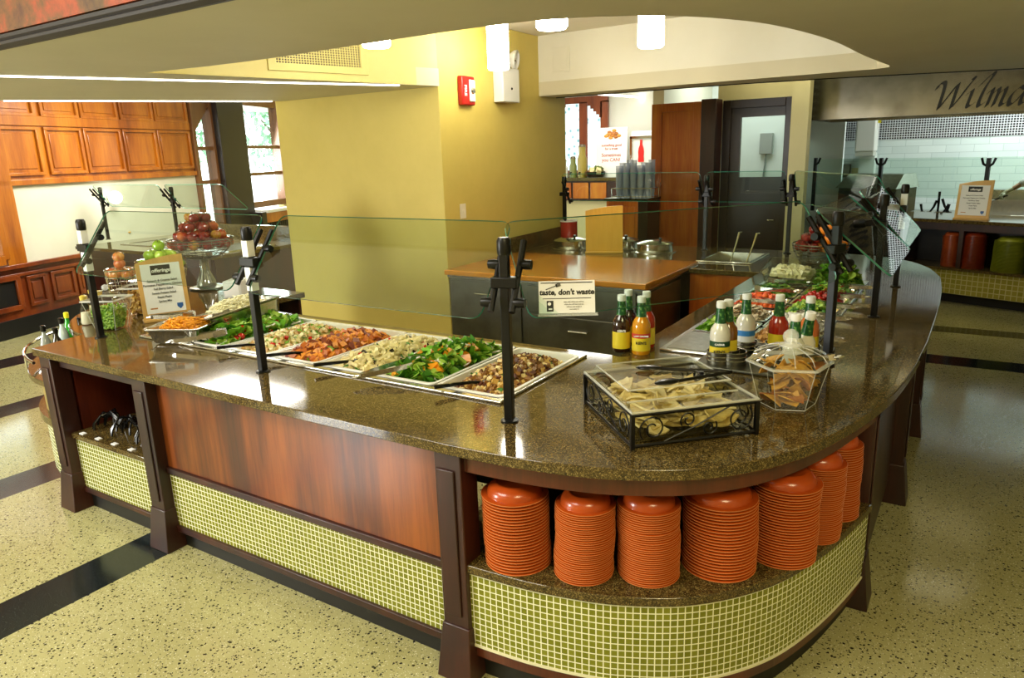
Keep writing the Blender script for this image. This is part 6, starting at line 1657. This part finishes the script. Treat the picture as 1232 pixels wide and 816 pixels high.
part('handle', MB().tube([-dv*.35, dv*.55], .010, 8), BLACKP, sp)
q = MB().bx(-.05, .05, -.004, .004, 0, .1, 0, Matrix.Translation(dv*.5) @ dv.to_track_quat('Z', 'Y').to_matrix().to_4x4()); part('blade', q, STEEL_D, sp)

# ================================================================== LIGHT
def area(nm, loc, target, size, sy, power, col=(1, .95, .8)):
    l = bpy.data.lights.new(nm, 'AREA'); l.shape = 'RECTANGLE'; l.size = size; l.size_y = sy; l.energy = power; l.color = col
    o = bpy.data.objects.new(nm, l); COL.objects.link(o); o.location = loc
    o.rotation_euler = (V(target)-V(loc)).to_track_quat('-Z', 'Y').to_euler(); return o
def spot(nm, loc, target, power, col, ang=70, r=.06, blend=.6):
    l = bpy.data.lights.new(nm, 'SPOT'); l.energy = power; l.color = col; l.spot_size = math.radians(ang); l.spot_blend = blend; l.shadow_soft_size = r
    o = bpy.data.objects.new(nm, l); COL.objects.link(o); o.location = loc; o.rotation_euler = (V(target)-V(loc)).to_track_quat('-Z', 'Y').to_euler(); return o
WARM = (1, .95, .80)
area('hall_ceiling_fill', (-3.6, -1.4, 4.3), (-3.6, -1.2, 0), 3, 2, 160, (1, .97, .88))  # added fill over the hall, no fixture hangs there
area('hall_ceiling_fill', (2.0, -1.0, 4.3), (2.0, -1.0, 0), 1.8, 1.8, 120, (1, .86, .48))  # second added fill, warms the floor on the right; no fitting
area('hall_side_fill', (-7.4, -2.9, 1.75), (-4.8, 4.6, 1.4), 2.4, 1.9, 360, (.97, 1, 1))  # unseen light added to brighten the pillar, standing in for hall windows
area('window_daylight', tuple(ws((sX0+sX1)/2, 2.0, -.3)), tuple(ws((sX0+sX1)/2-1, .6, 4)), .9, 1.6, 80, (.95, 1, 1))
area('dining_fill', (-8.3, 5.6, 3.05), (-8.3, 5.6, 0), 1.6, 1.6, 120, (1, .97, .88))  # fill added for the left wall side, without a ceiling fitting
area('servery_fill', (-5.6, 10.8, 3.05), (-5.6, 10.8, 0), 2.0, 2.0, 55, (1, .98, .9))  # fill put in to brighten the back room, no fixture
area('pantry_fill', (-2.9, 10.4, 3.05), (-2.9, 10.8, 0), 1.0, 1.0, 14, (.95, 1, .95))  # small added fill behind the door glass, no fixture
area('kitchen_fill', (1.2, 11.7, 3.0), (1.0, 12.2, 0.6), 4.0, .8, 105, (.92, 1, .96))  # added light that brightens the kitchen tiles, no fitting
area('back_aisle_fill', (-1.0, 8.6, 3.05), (-1.0, 8.6, 0), 3.0, .6, 60, (1, .9, .58))  # unseen fill added for the partition and the back floor
w = bpy.data.worlds.new('sky'); S.world = w; w.use_nodes = True
bg = w.node_tree.nodes['Background']; bg.inputs['Color'].default_value = (.93, .98, 1, 1); bg.inputs['Strength'].default_value = 4.0
S.view_settings.view_transform = 'Standard'; S.view_settings.look = 'None'; S.view_settings.gamma = 1; S.view_settings.exposure = .72
try: S.view_settings.use_curve_mapping = False
except Exception: pass
S.cycles.max_bounces = 10; S.cycles.transparent_max_bounces = 24; S.cycles.glossy_bounces = 5; S.cycles.diffuse_bounces = 4
S.cycles.use_denoising = True; S.cycles.sample_clamp_indirect = 6
